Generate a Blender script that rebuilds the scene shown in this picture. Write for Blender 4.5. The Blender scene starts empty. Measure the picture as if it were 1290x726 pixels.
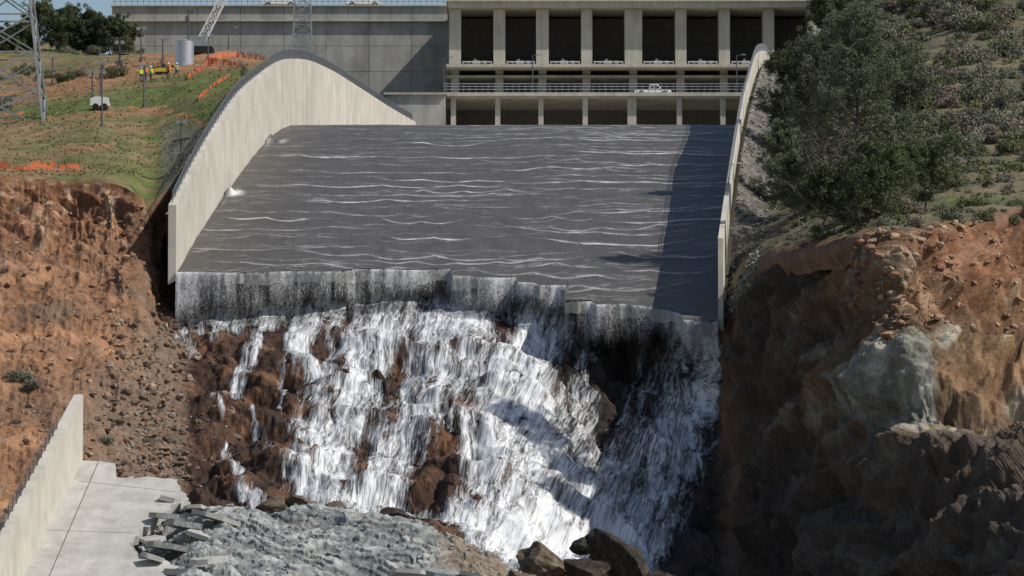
import bpy, bmesh, math, random
import numpy as np
from mathutils import Vector, Matrix
random.seed(7); rng=np.random.default_rng(7)
sc=bpy.context.scene
col=sc.collection
# ------------------------------------------------------------------ camera model
F=8000.; CU,CV=645.,363.; TH=math.atan(687/8000.); cT,sT=math.cos(TH),math.sin(TH)
def P(u,v,d):
    a=(u-CU)/F; b=(CV-v)/F
    k=d/(cT-sT*b)
    return a*k, d, (sT+cT*b)*k
def zv(v,d):
    b=(CV-v)/F
    return (sT+cT*b)/(cT-sT*b)*d
def vz(z,d):
    r=z/d; b=(r*cT-sT)/(cT+r*sT)
    return CV-b*F
def PV(u,v,d): return Vector(P(u,v,d))
# ------------------------------------------------------------------ noise
def h3(ix,iy,iz,seed=0):
    h=(ix*73856093)^(iy*19349663)^(iz*83492791)^(seed*2654435)
    h=(h^(h>>13))*1274126177
    h&=0x7fffffff
    h=(h^(h>>15))*2246822519
    h&=0x7fffffff
    h^=h>>12
    return (h&0xffff)/65535.0
def vnoise(p,seed=0):
    i=np.floor(p).astype(np.int64); f=p-i; f=f*f*(3-2*f)
    x,y,z=i[...,0],i[...,1],i[...,2]; fx,fy,fz=f[...,0],f[...,1],f[...,2]
    r=0
    for dx in (0,1):
        for dy in (0,1):
            for dz in (0,1):
                w=(fx if dx else 1-fx)*(fy if dy else 1-fy)*(fz if dz else 1-fz)
                r=r+w*h3(x+dx,y+dy,z+dz,seed)
    return r*2-1
def fbm(p,o=4,seed=0,g=.5):
    a=1.;s=0;t=0
    for k in range(o):
        s=s+a*vnoise(p*(2.03**k)+k*17.3,seed+k); t+=a; a*=g
    return s/t
def ridged(p,o=4,seed=0):
    a=1.;s=0;t=0
    for k in range(o):
        s=s+a*(1-2*np.abs(vnoise(p*(2.03**k)+k*11.1,seed+k))); t+=a; a*=.5
    return s/t
def tf(p,s,seed,stretch=(1,1,1)):
    """piecewise-linear noise on a rotated tetrahedral lattice: flat crisp rock facets, -1..1"""
    rg=np.random.default_rng(seed); Q,_=np.linalg.qr(rg.normal(0,1,(3,3)))
    p=(p/(s*np.array(stretch)))
    p=p+.18*np.stack([vnoise(p*.6,seed+7),vnoise(p*.6+5,seed+8),vnoise(p*.6+9,seed+9)],-1)
    p=p@Q+rg.uniform(0,50,3)
    i=np.floor(p).astype(np.int64); f=p-i
    o=np.argsort(-f,axis=-1); fs=np.take_along_axis(f,o,-1)
    c=i.copy(); val=(1-fs[...,0])*h3(c[...,0],c[...,1],c[...,2],seed)
    for k in range(3):
        for ax in range(3): c[...,ax]+=(o[...,k]==ax)
        w=fs[...,k]-(fs[...,k+1] if k<2 else 0)
        val=val+w*h3(c[...,0],c[...,1],c[...,2],seed)
    return val*2-1
def blocks(p,seed=0):
    i=np.floor(p).astype(np.int64)
    best=np.full(p.shape[:-1],1e9); idv=np.zeros(p.shape[:-1])
    for dx in (-1,0,1):
        for dy in (-1,0,1):
            for dz in (-1,0,1):
                cx,cy,cz=i[...,0]+dx,i[...,1]+dy,i[...,2]+dz
                q=h3(cx,cy,cz,seed+1);r2=(q*37.7)%1;r3=(q*91.3)%1
                dd=(p[...,0]-cx-q)**2+(p[...,1]-cy-r2)**2+(p[...,2]-cz-r3)**2
                m=dd<best
                best=np.where(m,dd,best); idv=np.where(m,(q*53.9)%1,idv)
    return idv
def sst(a,b,x):
    t=np.clip((x-a)/(b-a),0,1); return t*t*(3-2*t)
def blur(a,k,it=2):
    for _ in range(it):
        for ax in (0,1):
            c=np.cumsum(np.concatenate([np.repeat(np.take(a,[0],ax),k+1,ax),a,np.repeat(np.take(a,[-1],ax),k,ax)],ax),ax)
            n=a.shape[ax]; a=(np.take(c,range(2*k+1,2*k+1+n),ax)-np.take(c,range(0,n),ax))/(2*k+1)
    return a
# ------------------------------------------------------------------ interpolation
def cr_matrix(n,m):
    t=np.linspace(0,n-1,m); i=np.minimum(t.astype(int),n-2); f=t-i
    M=np.zeros((m,n))
    w=[-.5*f+f*f-.5*f**3, 1-2.5*f*f+1.5*f**3, .5*f+2*f*f-1.5*f**3, -.5*f*f+.5*f**3]
    for k in range(4):
        idx=i+k-1
        for r in range(m):
            j=idx[r]
            if j<0: M[r,0]+=2*w[k][r]; M[r,1]-=w[k][r]
            elif j>n-1: M[r,n-1]+=2*w[k][r]; M[r,n-2]-=w[k][r]
            else: M[r,j]+=w[k][r]
    return M
def loft(ctrl,NR,NC):
    c=np.array(ctrl,float)
    A=cr_matrix(c.shape[0],NR); B=cr_matrix(c.shape[1],NC)
    g=np.einsum('ri,ijk,cj->rck',A,c,B)
    U,Vv,D=g[...,0],g[...,1],g[...,2]
    x,y,z=P(U,Vv,D)
    return U,Vv,np.stack([x,y*np.ones_like(x),z],-1)
def gnormal(p):
    a=np.gradient(p,axis=0); b=np.gradient(p,axis=1)
    n=np.cross(a,b); n/=np.maximum(np.linalg.norm(n,axis=-1,keepdims=True),1e-9)
    s=np.sign((n*np.array([0,-1,.6])).sum(-1,keepdims=True)); s[s==0]=1
    return n*s
def hermite(xs,ys):
    xs=np.array(xs,float); ys=np.array(ys,float)
    m=np.gradient(ys,xs)
    def f(x):
        x=np.asarray(x,float); i=np.clip(np.searchsorted(xs,x)-1,0,len(xs)-2)
        h=xs[i+1]-xs[i]; t=(x-xs[i])/h
        t=np.clip(t,-.5,1.5)
        return ((2*t**3-3*t*t+1)*ys[i]+(t**3-2*t*t+t)*h*m[i]+(-2*t**3+3*t*t)*ys[i+1]+(t**3-t*t)*h*m[i+1])
    return f
# ------------------------------------------------------------------ mesh helpers
def finish(ob,mat,parent,label,category,kind,group,smooth):
    if mat is not None:
        for m in (mat if isinstance(mat,(list,tuple)) else [mat]): ob.data.materials.append(m)
    if smooth is not None and ob.data: 
        ob.data.polygons.foreach_set('use_smooth',[smooth]*len(ob.data.polygons))
    if parent is not None: ob.parent=parent
    if label: ob["label"]=label
    if category: ob["category"]=category
    if kind: ob["kind"]=kind
    if group: ob["group"]=group
    col.objects.link(ob)
    return ob
def rawmesh(name,v,f,k=None):
    me=bpy.data.meshes.new(name)
    v=np.asarray(v,np.float32).reshape(-1,3)
    if isinstance(f,np.ndarray):
        n,k=f.shape
        me.vertices.add(len(v)); me.vertices.foreach_set('co',v.ravel())
        me.loops.add(n*k); me.loops.foreach_set('vertex_index',f.astype(np.int32).ravel())
        me.polygons.add(n); me.polygons.foreach_set('loop_start',np.arange(0,n*k,k,dtype=np.int32))
        try: me.polygons.foreach_set('loop_total',np.full(n,k,dtype=np.int32))
        except Exception: pass
        me.update(calc_edges=True)
    else:
        me.from_pydata([tuple(map(float,q)) for q in v],[],f)
    return me
def mk(name,v,f,mat=None,parent=None,label=None,category=None,kind=None,group=None,smooth=False):
    me=rawmesh(name,v,f)
    return finish(bpy.data.objects.new(name,me),mat,parent,label,category,kind,group,smooth)
def empty(name,loc,label=None,category=None,group=None,kind=None):
    ob=bpy.data.objects.new(name,None); ob.location=loc; ob.empty_display_size=.3
    if label: ob["label"]=label
    if category: ob["category"]=category
    if group: ob["group"]=group
    if kind: ob["kind"]=kind
    col.objects.link(ob); return ob
def setattr_col(me,name,arr):
    a=me.attributes.new(name,'FLOAT_COLOR','POINT')
    arr=np.asarray(arr,np.float32).reshape(-1,arr.shape[-1])
    if arr.shape[1]==3: arr=np.concatenate([arr,np.ones((len(arr),1),np.float32)],1)
    a.data.foreach_set('color',arr.ravel())
def setattr_f(me,name,arr):
    a=me.attributes.new(name,'FLOAT','POINT'); a.data.foreach_set('value',np.asarray(arr,np.float32).ravel())
def gridfaces(nr,nc,mask=None):
    i=np.arange(nr*nc).reshape(nr,nc)
    f=np.stack([i[:-1,:-1],i[:-1,1:],i[1:,1:],i[1:,:-1]],-1)
    if mask is not None: f=f[mask]
    return f.reshape(-1,4)
class MB:
    def __init__(s,o=(0,0,0)): s.v=[];s.f=[];s.o=Vector(o)
    def box(s,a,b):
        n=len(s.v)
        for z in (a[2],b[2]):
            for x,y in ((a[0],a[1]),(b[0],a[1]),(b[0],b[1]),(a[0],b[1])): s.v.append(Vector((x,y,z))-s.o)
        s.f+=[(n,n+3,n+2,n+1),(n+4,n+5,n+6,n+7),(n,n+1,n+5,n+4),(n+1,n+2,n+6,n+5),(n+2,n+3,n+7,n+6),(n+3,n,n+4,n+7)]
        return s
    def cyl(s,p0,p1,r0,r1=None,n=6,cap=True):
        p0=Vector(p0)-s.o;p1=Vector(p1)-s.o; r1=r0 if r1 is None else r1
        d=(p1-p0).normalized(); a=d.orthogonal().normalized(); b=d.cross(a); k=len(s.v)
        for p,r in ((p0,r0),(p1,r1)):
            for i in range(n):
                t=2*math.pi*i/n; s.v.append(p+(a*math.cos(t)+b*math.sin(t))*r)
        for i in range(n): s.f.append((k+i,k+(i+1)%n,k+n+(i+1)%n,k+n+i))
        if cap: s.f.append(tuple(k+i for i in range(n-1,-1,-1))); s.f.append(tuple(k+n+i for i in range(n)))
        return s
    def prism(s,poly,axis,a,b):
        k=len(s.v);n=len(poly)
        for t in (a,b):
            for p in poly:
                q={'y':(p[0],t,p[1]),'x':(t,p[0],p[1]),'z':(p[0],p[1],t)}[axis]; s.v.append(Vector(q)-s.o)
        s.f.append(tuple(range(k,k+n))); s.f.append(tuple(range(k+2*n-1,k+n-1,-1)))
        for i in range(n): s.f.append((k+i,k+n+i,k+n+(i+1)%n,k+(i+1)%n))
        return s
    def lattice(s,p0,p1,w0,w1,n,r):
        p0=Vector(p0);p1=Vector(p1); d=(p1-p0).normalized()
        a=Vector((1,0,0)); a=(a-d*a.dot(d)).normalized(); b=d.cross(a)
        def c(t,i):
            w=(w0+(w1-w0)*t)/2; sx,sy=((-1,-1),(1,-1),(1,1),(-1,1))[i%4]
            return p0.lerp(p1,t)+a*w*sx+b*w*sy
        for i in range(4):
            s.cyl(c(0,i),c(1,i),r,r,4,False)
        for k in range(n):
            t0,t1=k/n,(k+1)/n
            for i in range(4):
                s.cyl(c(t0,i),c(t1,i+1),r*.6,r*.6,4,False); s.cyl(c(t0,i+1),c(t1,i),r*.6,r*.6,4,False)
                s.cyl(c(t1,i),c(t1,i+1),r*.6,r*.6,4,False)
        return s
    def obj(s,name,mat,parent=None,**k):
        ob=mk(name,[tuple(q) for q in s.v],s.f,mat,parent,**k)
        if s.o.length>0 and parent is None: ob.location=s.o
        bm=bmesh.new(); bm.from_mesh(ob.data); bmesh.ops.recalc_face_normals(bm,faces=bm.faces); bm.to_mesh(ob.data); bm.free()
        return ob
# ------------------------------------------------------------------ materials
class NT:
    def __init__(s,name):
        s.m=bpy.data.materials.new(name); s.m.use_nodes=True; s.n=s.m.node_tree.nodes; s.l=s.m.node_tree.links
        s.b=s.n['Principled BSDF']; s.out=s.n['Material Output']
        s.tc=s.n.new('ShaderNodeTexCoord')
    def vec(s,scale=(1,1,1),src='Object',rot=(0,0,0)):
        mp=s.n.new('ShaderNodeMapping'); mp.inputs['Scale'].default_value=scale; mp.inputs['Rotation'].default_value=rot
        s.l.new(s.tc.outputs[src],mp.inputs[0]); return mp.outputs[0]
    def noise(s,sc,det=5,rough=.55,vec=None,dist=0):
        t=s.n.new('ShaderNodeTexNoise'); t.inputs['Scale'].default_value=sc; t.inputs['Detail'].default_value=det
        t.inputs['Roughness'].default_value=rough; t.inputs['Distortion'].default_value=dist
        s.l.new(vec if vec is not None else s.tc.outputs['Object'],t.inputs['Vector']); return t.outputs['Fac']
    def ramp(s,f,stops):
        r=s.n.new('ShaderNodeValToRGB'); e=r.color_ramp.elements
        while len(e)<len(stops): e.new(.5)
        for k,(p,c) in enumerate(stops):
            e[k].position=p; e[k].color=(c,c,c,1) if not isinstance(c,(tuple,list)) else (*c,1)
        s.l.new(f,r.inputs[0]); return r.outputs[0]
    def mix(s,f,a,b,mode='MIX'):
        t=s.n.new('ShaderNodeMix'); t.data_type='RGBA'; t.blend_type=mode
        for i,x in ((0,f),(6,a),(7,b)):
            if isinstance(x,(int,float)): t.inputs[i].default_value=x if i==0 else (x,x,x,1)
            elif isinstance(x,tuple): t.inputs[i].default_value=(*x,1)
            else: s.l.new(x,t.inputs[i])
        return t.outputs[2]
    def math(s,op,a,b=0,c=0):
        t=s.n.new('ShaderNodeMath'); t.operation=op
        for i,x in enumerate((a,b,c)):
            if isinstance(x,(int,float)): t.inputs[i].default_value=x
            else: s.l.new(x,t.inputs[i])
        return t.outputs[0]
    def attr(s,name,out='Color'):
        t=s.n.new('ShaderNodeAttribute'); t.attribute_name=name; return t.outputs[out]
    def bump(s,h,st,dist,prev=None):
        t=s.n.new('ShaderNodeBump'); t.inputs['Strength'].default_value=st; t.inputs['Distance'].default_value=dist
        s.l.new(h,t.inputs['Height'])
        if prev is not None: s.l.new(prev,t.inputs['Normal'])
        return t.outputs[0]
    def done(s,color=None,rough=.8,normal=None,metal=0,spec=.3,alpha=None):
        if color is not None:
            if isinstance(color,tuple): s.b.inputs['Base Color'].default_value=(*color,1)
            else: s.l.new(color,s.b.inputs['Base Color'])
        if isinstance(rough,(int,float)): s.b.inputs['Roughness'].default_value=rough
        else: s.l.new(rough,s.b.inputs['Roughness'])
        s.b.inputs['Metallic'].default_value=metal; s.b.inputs['Specular IOR Level'].default_value=spec
        if normal is not None: s.l.new(normal,s.b.inputs['Normal'])
        if alpha is not None: s.l.new(alpha,s.b.inputs['Alpha'])
        return s.m
def simple(name,c,rough=.6,metal=0,var=.25,scale=1.5,spec=.3):
    t=NT(name); f=t.noise(scale,5,.6)
    lo=tuple(x*(1-var) for x in c); hi=tuple(min(1,x*(1+var)) for x in c)
    return t.done(t.ramp(f,[(.3,lo),(.7,hi)]),rough,t.bump(t.noise(scale*8,3),.15,.03),metal,spec)
def m_vcol(name,fine=6.,bumps=((1.2,.6,.35),(5,.6,.12)),rough=.95,var=(.6,1.35)):
    t=NT(name); c=t.attr('Col')
    n1=t.noise(fine,6,.7); n2=t.noise(fine*.22,5,.6)
    c=t.mix(1.,c,t.ramp(n1,[(.25,var[0]),(.75,var[1])]),'MULTIPLY')
    c=t.mix(1.,c,t.ramp(n2,[(.3,.8),(.7,1.15)]),'MULTIPLY')
    nb=None
    for s_,st,di in bumps: nb=t.bump(t.noise(s_,7,.65),st,di,nb)
    return t.done(c,rough,nb,0,.2)
M_canyon=m_vcol('eroded_rock_and_soil',3.,((3.,.6,.18),),var=(.5,1.45))
M_hill=m_vcol('grass_and_soil',5.,((1.0,.4,.3),(6,.6,.12)),var=(.75,1.25))
M_greyrock=m_vcol('fractured_grey_rock',4.,((5,.6,.07),),var=(.55,1.35))
def m_concrete(name,c,stain=.5,rough=.85,streakv=(1.2,1.2,.12)):
    t=NT(name)
    f=t.noise(.35,6,.65); base=t.ramp(f,[(.3,tuple(x*.82 for x in c)),(.7,tuple(min(1,x*1.1) for x in c))])
    st=t.noise(1.,6,.7,t.vec(streakv)); base=t.mix(1.,base,t.ramp(st,[(.35,1-stain),(.6,1.03)]),'MULTIPLY')
    fi=t.noise(7,4,.7); base=t.mix(1.,base,t.ramp(fi,[(.3,.9),(.7,1.06)]),'MULTIPLY')
    return t.done(base,rough,t.bump(t.noise(4,6,.7),.3,.04),0,.25)
M_conc=m_concrete('weathered_concrete',(.46,.43,.37),.25)
M_concwall=m_concrete('chute_wall_concrete',(.56,.525,.45),.14,streakv=(.14,.14,.10))
M_damconc=m_concrete('dam_concrete',(.41,.395,.36),.3,streakv=(.4,.4,.12))
M_pier=m_concrete('pier_concrete',(.54,.505,.42),.2)
M_slab=m_concrete('slab_concrete',(.48,.465,.43),.2,streakv=(.6,.15,.6))
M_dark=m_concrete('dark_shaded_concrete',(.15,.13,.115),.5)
M_gate=simple('gate_steel',(.13,.118,.105),.7,.0)
M_steel=simple('galvanised_steel',(.34,.35,.36),.5,.4)
M_steeld=simple('dark_steel',(.12,.12,.125),.5,.4)
M_tower=simple('weathered_tower_steel',(.30,.31,.315),.6,.2)
M_white=simple('white_paint',(.78,.78,.76),.4,0,.06)
M_yellow=simple('yellow_machine_paint',(.65,.45,.05),.5,0,.1)
M_black=simple('black_rubber',(.02,.02,.02),.8)
M_glass=simple('dark_glass',(.03,.035,.04),.15,0,.1,spec=.6)
t=NT('orange_fence_net'); al=t.ramp(t.noise(1.6,4,.7),[(.42,0.),(.52,.85)]); M_orange=t.done((.66,.15,.06),.8,None,0,.1,al)
M_hivis=simple('high_visibility_cloth',(.62,.72,.08),.8,0,.1)
M_hivo=simple('orange_work_cloth',(.8,.22,.04),.8,0,.1)
M_silver=simple('silver_tank_metal',(.55,.56,.58),.35,.7,.1)
# ------------------------------------------------------------------ chute geometry
W=55.5
XL=lambda d:-34+.065*(d-640)
XR=lambda d:XL(d)+W
zfl=hermite([580,600,620,640,665,693,720,740,750,760,770,790,850,980],[36.5,43.4,50.1,56.4,63.7,71.1,77.7,81.9,83.5,84.75,85.65,87,90,96])
zwl=hermite([640,655,680,697,722,750,775,800,850,900,960],[63.4,68.5,76.2,80.9,86.4,91.6,94.7,96.8,100,103,107])
zwr=hermite([617,640,655,680,697,722,750,775,800,850,960],[57.2,64.4,69,76.2,80.9,86.4,92.2,95.8,98.7,102,107])
_dd=np.linspace(600,700,400); _vv=vz(zfl(_dd),_dd)
def d_of_v(v): return np.interp(v,_vv[::-1],_dd[::-1])
lip_u=[215,300,430,440,500,560,566,590,600,648,652,672,680,714,718,750,758,790,835,864,868,910]
lip_v=[345,345,343,341,342,341,350,350,352,351,357,358,361,361,381,381,385,384,389,396,404,407]
def u_of_s(s): return CU+F*(XL(635)+s*W)/635
def dlip(s,j=1.):
    u=u_of_s(s); v=np.interp(u,lip_u,lip_v)
    p=np.stack([u/40.,u*0,u*0],-1)
    return d_of_v(v+.7*vnoise(p,5)+j*.4*vnoise(p*6,6))
chute=empty('spillway_chute',(XL(640),640,56),'broken concrete spillway chute with wet floor and high side walls','spillway')
def par(ob,p):
    ob.parent=p; ob.matrix_parent_inverse=Matrix.Translation(-Vector(p.location)); return ob
ns,nt=420,90
s=np.linspace(0,1,ns); dl=dlip(s)
t=np.linspace(0,1,nt)**1.3
D=dl[None,:]+(972-dl[None,:])*t[:,None]
X=XL(D)+W*s[None,:]; Z=zfl(D)
top=np.stack([X,D,Z],-1)
low=top[0].copy(); low[:,2]-=1.1+.25*vnoise(np.stack([s*60,s*0,s*0],-1),3); low[:,1]+=.3
low2=low.copy(); low2[:,1]+=14; low2[:,2]+=3.2
g=np.concatenate([low2[None],low[None],top],0)
par(mk('chute_floor',g,gridfaces(nt+2,ns),M_slab),chute)
def wallmesh(Xf,zt,ds,th,sgn):
    v=[];f=[]
    for k,d in enumerate(ds):
        x=float(Xf(d)); zb=float(zfl(d))-.7; z=float(zt(d)); o=sgn*th
        v+=[(x,d,zb),(x,d,z),(x+o,d,z),(x+o,d,zb-.4)]
    n=len(ds)
    for k in range(n-1):
        a=4*k;b=a+4
        for i in range(3): f.append((a+i,a+i+1,b+i+1,b+i))
    f.append((0,1,2,3)); f.append((4*n-4,4*n-3,4*n-2,4*n-1))
    return v,f
def segwall(Xf,zt,d0,d1,th,sgn,seg=15.0):
    V=[];Fc=[]
    d=d0
    while d<d1-.1:
        e=min(d+seg,d1); v,f=wallmesh(Xf,zt,np.linspace(d,e-.06,12),th,sgn)
        n=len(V); V+=v; Fc+=[tuple(i+n for i in q) for q in f]; d=e
    v,f=wallmesh(lambda q:Xf(q)+sgn*.05,lambda q:zt(q)-.04,np.linspace(d0+.05,d1-.05,90),th-.1,sgn); n=len(V); V+=v; Fc+=[tuple(i+n for i in q) for q in f]
    return V,Fc
v,f=segwall(XL,zwl,640,958,.8,-1); par(mk('side_wall',v,f,M_concwall),chute)
v,f=segwall(XR,zwr,620,940,.5,1); par(mk('side_wall',v,f,M_concwall),chute)
def wallrail(name,Xf,zt,d0,d1,off,label,h=1.15,mat=None,r=1.):
    mb=MB((0,0,0)); ds=np.arange(d0,d1,2.6)
    pts=[Vector((float(Xf(d))+off,d,float(zt(d)))) for d in ds]
    for p in pts: mb.cyl(p-Vector((0,0,.05)),p+Vector((0,0,h)),.06*r,None,4)
    for a,b in zip(pts[:-1],pts[1:]):
        for hh in (.3,.6,.9,h): mb.cyl(a+Vector((0,0,hh)),b+Vector((0,0,hh)),(.05 if hh>1 else .028)*r,None,4,False)
        for q in range(1,4):
            p=a.lerp(b,q/4); mb.cyl(p+Vector((0,0,.1)),p+Vector((0,0,h)),.022*r,None,3,False)
    return mb.obj(name,mat or M_steel,label=label,category='railing')
M_rail=simple('weathered_railing_steel',(.17,.18,.20),.6,.3)
wallrail('guard_railing',XL,zwl,641,956,-.5,'grey steel mesh railing along the curved chute wall top',mat=M_rail,r=.95,h=1.15)
wallrail('guard_railing.001',XR,zwr,640,935,.3,'grey steel railing on the outer chute wall top',.9)
# ------------------------------------------------------------------ water on chute
ns,nt=640,640
s=np.linspace(0.003,.997,ns); dl=dlip(s)-.12
t=np.linspace(0,1,nt)
D=dl[None,:]+(792-dl[None,:])*t[:,None]
Dmin=D.min(1); Dmax=D.max(1)
xs=s[None,:]*W+0*D
warp=2.6*fbm(np.stack([xs/11,D/45,0*D],-1),2,11)+.45*fbm(np.stack([xs/3,D/12,0*D],-1),2,12)
wt=fbm(np.stack([xs/2.2,D/1.,0*D],-1),2,40)
foam=np.zeros_like(D); hump=np.zeros_like(D)
def waveline(d0,xc,L,ww0,amp,curv,tilt):
    r=np.where((Dmax>d0-9)&(Dmin<d0+16))[0]
    if len(r)<2: return
    sl=slice(r[0],r[-1]+1); X_=xs[sl]; q=(X_-xc)/L
    c0=np.clip(int((xc-1.5*L)/W*ns),0,ns-1); c1=np.clip(int((xc+1.5*L)/W*ns),1,ns)
    if c1-c0<4: return
    cs=slice(c0,c1); q=q[:,cs]; X_=X_[:,cs]
    kx=np.arange(-9,72,rng.uniform(4.,9.)); kp=(X_[0]-kx[0])/(kx[1]-kx[0])
    jj=(np.interp(X_[0],kx,rng.normal(0,.5,len(kx)))-rng.uniform(.3,1.8)*np.abs(np.sin(kp*math.pi)))[None,:]   # scalloped crest
    c=d0+curv*q*q+tilt*q+warp[sl,cs]+jj
    e=D[sl,cs]-c
    ww=np.maximum(ww0*(1+.8*wt[sl,cs]),.07)
    prof=np.where(e<0,np.exp(-(e/(ww*.6))**2),np.exp(-e/(ww*1.4)))
    a=np.exp(-(np.abs(q))**4)*amp
    foam[sl,cs]=np.maximum(foam[sl,cs],prof*a)
    hump[sl,cs]+=np.exp(-(e/1.2)**2)*a*.08
for k in range(900):
    big=k<115
    d0=rng.uniform(610,778) if not big else 612+(778-612)*((k*.618)%1); xc=rng.uniform(0,58); L=rng.uniform(4,15) if big else rng.uniform(1.5,9)
    if big and xc<12 and rng.random()<.5: big=False
    waveline(d0,xc,L,.31 if big else .23,rng.uniform(.5,1.15) if big else rng.uniform(.18,.46),rng.uniform(-.5,3.5),rng.uniform(-1.5,1.5))
foam*=.8+.55*fbm(np.stack([xs*1.1,D*.5,0*D],-1),3,21)
fine=fbm(np.stack([xs/1.2,D/3.,0*D],-1),4,31)
foam=np.maximum(foam,.15*sst(.25,.6,fine)*sst(700,640,D))
for dd_,a_ in ((684,1.3),(727,1.3)):
    r2=((xs-1.2)/1.1)**2+((D-dd_)/2.6)**2
    foam=np.maximum(foam,a_*np.exp(-r2)*(.6+1.2*fine)); 
    foam=np.maximum(foam,.45*np.exp(-((xs-.7)/.35)**2)*sst(dd_+1,dd_-1,D)*sst(dd_-18,dd_-3,D)*(.6+fine))
    hump+=.8*np.exp(-((xs-.6)/.5)**2-((D-dd_)/.8)**2)
foam=np.clip(foam,0,1)
X=XL(D)+xs; Z=zfl(D)+.14+hump+.04*fbm(np.stack([xs/1.1,D/1.5,0*D],-1),4,51)
wob=mk('water',np.stack([X,D,Z],-1),gridfaces(nt,ns),kind='structure',smooth=True)
setattr_f(wob.data,'foam',foam)
tm=NT('thin_silty_flow')
fo=tm.attr('foam','Fac'); n=tm.noise(.5,5,.6,tm.vec((1,.35,1))); n2=tm.noise(5,4,.7,tm.vec((1,.3,1)))
base=tm.ramp(n,[(.3,(.078,.071,.065)),(.7,(.106,.098,.09))]); base=tm.mix(1.,base,tm.ramp(n2,[(.3,.75),(.7,1.2)]),'MULTIPLY')
ff=tm.math('MULTIPLY',fo,tm.ramp(n2,[(.25,.7),(.6,1.)]))
cc=tm.mix(tm.ramp(ff,[(.12,0.),(.85,1.)]),base,(.66,.65,.63))
wob.data.materials.append(tm.done(cc,.5,tm.bump(tm.noise(1.6,5,.6,tm.vec((1,.45,1))),.5,.18),0,.2))
# ------------------------------------------------------------------ canyon
cany={
-160:[(215,655),(262,648),(330,632),(420,612),(520,592),(620,570),(720,552),(790,540)],
   0:[(222,655),(268,651),(330,636),(420,614),(520,594),(600,577),(700,556),(790,540)],
  80:[(228,655),(282,651),(340,638),(420,616),(500,599),(580,584),(660,567),(790,545)],
 145:[(232,653),(290,649),(352,636),(430,616),(510,601),(580,588),(650,573),(790,550)],
 178:[(250,650),(305,646),(362,634),(438,616),(515,602),(585,589),(650,575),(790,552)],
 198:[(262,664),(315,664),(380,648),(446,620),(518,603),(588,590),(655,576),(790,553)],
 222:[(285,674),(345,670),(405,647),(455,621),(523,603),(592,590),(658,576),(790,554)],
 245:[(330,658),(376,649),(420,641),(462,622),(530,604),(598,590),(660,577),(790,556)],
 330:[(330,658),(374,647),(412,640),(460,622),(530,605),(600,590),(660,577),(790,556)],
 430:[(330,658),(372,646),(410,640),(455,624),(530,606),(602,589),(662,576),(790,556)],
 540:[(330,656),(372,645),(405,638),(450,624),(530,606),(605,590),(668,576),(790,555)],
 640:[(332,654),(385,641),(420,634),(465,620),(535,604),(610,590),(678,575),(790,555)],
 730:[(345,648),(405,635),(452,629),(510,618),(565,608),(630,596),(690,579),(795,554)],
 800:[(352,645),(410,636),(455,632),(512,624),(570,614),(635,600),(695,584),(795,556)],
 865:[(365,640),(420,633),(470,629),(525,622),(580,613),(640,602),(700,587),(800,560)],
 912:[(395,624),(432,622),(482,618),(532,613),(590,606),(650,598),(710,587),(800,568)],
 950:[(336,614),(395,611),(450,606),(510,601),(575,594),(640,586),(705,576),(800,560)],
1000:[(314,598),(370,594),(430,590),(495,584),(560,577),(630,569),(700,560),(800,548)],
1060:[(302,580),(345,577),(405,573),(470,566),(540,561),(615,554),(690,546),(800,535)],
1130:[(296,562),(330,559),(385,556),(450,551),(520,549),(600,543),(685,534),(800,525)],
1200:[(284,578),(330,572),(390,565),(450,557),(520,546),(610,535),(690,524),(800,512)],
1290:[(272,600),(330,588),(400,576),(470,565),(540,542),(620,524),(700,509),(800,496)],
1450:[(262,610),(330,598),(400,584),(470,568),(540,528),(620,505),(700,490),(800,478)],
}
us=sorted(cany); ctrl=[[(u,cany[u][r][0],cany[u][r][1]) for u in us] for r in range(8)]
ctrl.append([(u,1120,cany[u][7][1]-60) for u in us])
NR,NC=360,1100
U,Vv,B=loft(ctrl,NR,NC); N=gnormal(B); N=np.stack([blur(N[...,k],8,2) for k in range(3)],-1); N/=np.linalg.norm(N,axis=-1,keepdims=True)
center=sst(215,250,U)*sst(930,890,U)
rightb=sst(895,960,U)
lefttop=sst(215,150,U)*sst(345,300,Vv)
dirt=sst(240,200,U)*sst(290,340,Vv)
gully_shade=np.exp(-((U-212)/26)**2)
rock=np.clip(center+rightb+lefttop,0,1)
q=B
big=fbm(q/14,4,61); rid=ridged(q/9,4,71)
qs=np.stack([q[...,0]+.5*q[...,2],q[...,1],q[...,2]-.35*q[...,0]],-1)
t8=tf(qs,9.,11,(1,1.2,1.5)); t4=tf(qs,4.2,12,(1,1.,1.5)); t2=tf(qs,2.0,13,(1,1,1.3)); t1=tf(qs,.95,14); t05=tf(q,.5,15)
gul=ridged(np.stack([q[...,0]/4+q[...,2]*.04,q[...,1]/30,q[...,2]/30],-1),4,99)
gul2=ridged(np.stack([q[...,0]/1.6+q[...,2]*.05,q[...,1]/14,q[...,2]/14],-1),3,98)
amp=.5+.7*sst(-.4,.4,fbm(q/6,2,77))
t28=tf(q,3.0,18,(1,1.4,1)); t14=tf(q,1.5,19,(1,1.4,1))
disp=1.5*big*(1-.6*rightb)+center*(.8*rid+1.5*t4+amp*(1.0*t2+.5*t1)+.2*t05)+lefttop*(.8*rid+.9*t4+.6*t2+.45*t1+.6*gul+.4*gul2+.2*t05)+rightb*(3.2*t8+2.4*t4+amp*(1.2*t28+.7*t14)+.30*t1+.25*t05)+dirt*(.5*fbm(q/3,4,101)+.7*gul+.30*gul2+.35*t2*sst(-.1,.4,big)+.22*t1+.16*t05)
edge=sst(0,.06,np.linspace(0,1,NR))[:,None]*1.0
pinch=1-.75*(sst(205,230,U)*sst(925,900,U))*sst(470,400,Vv)
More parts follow.
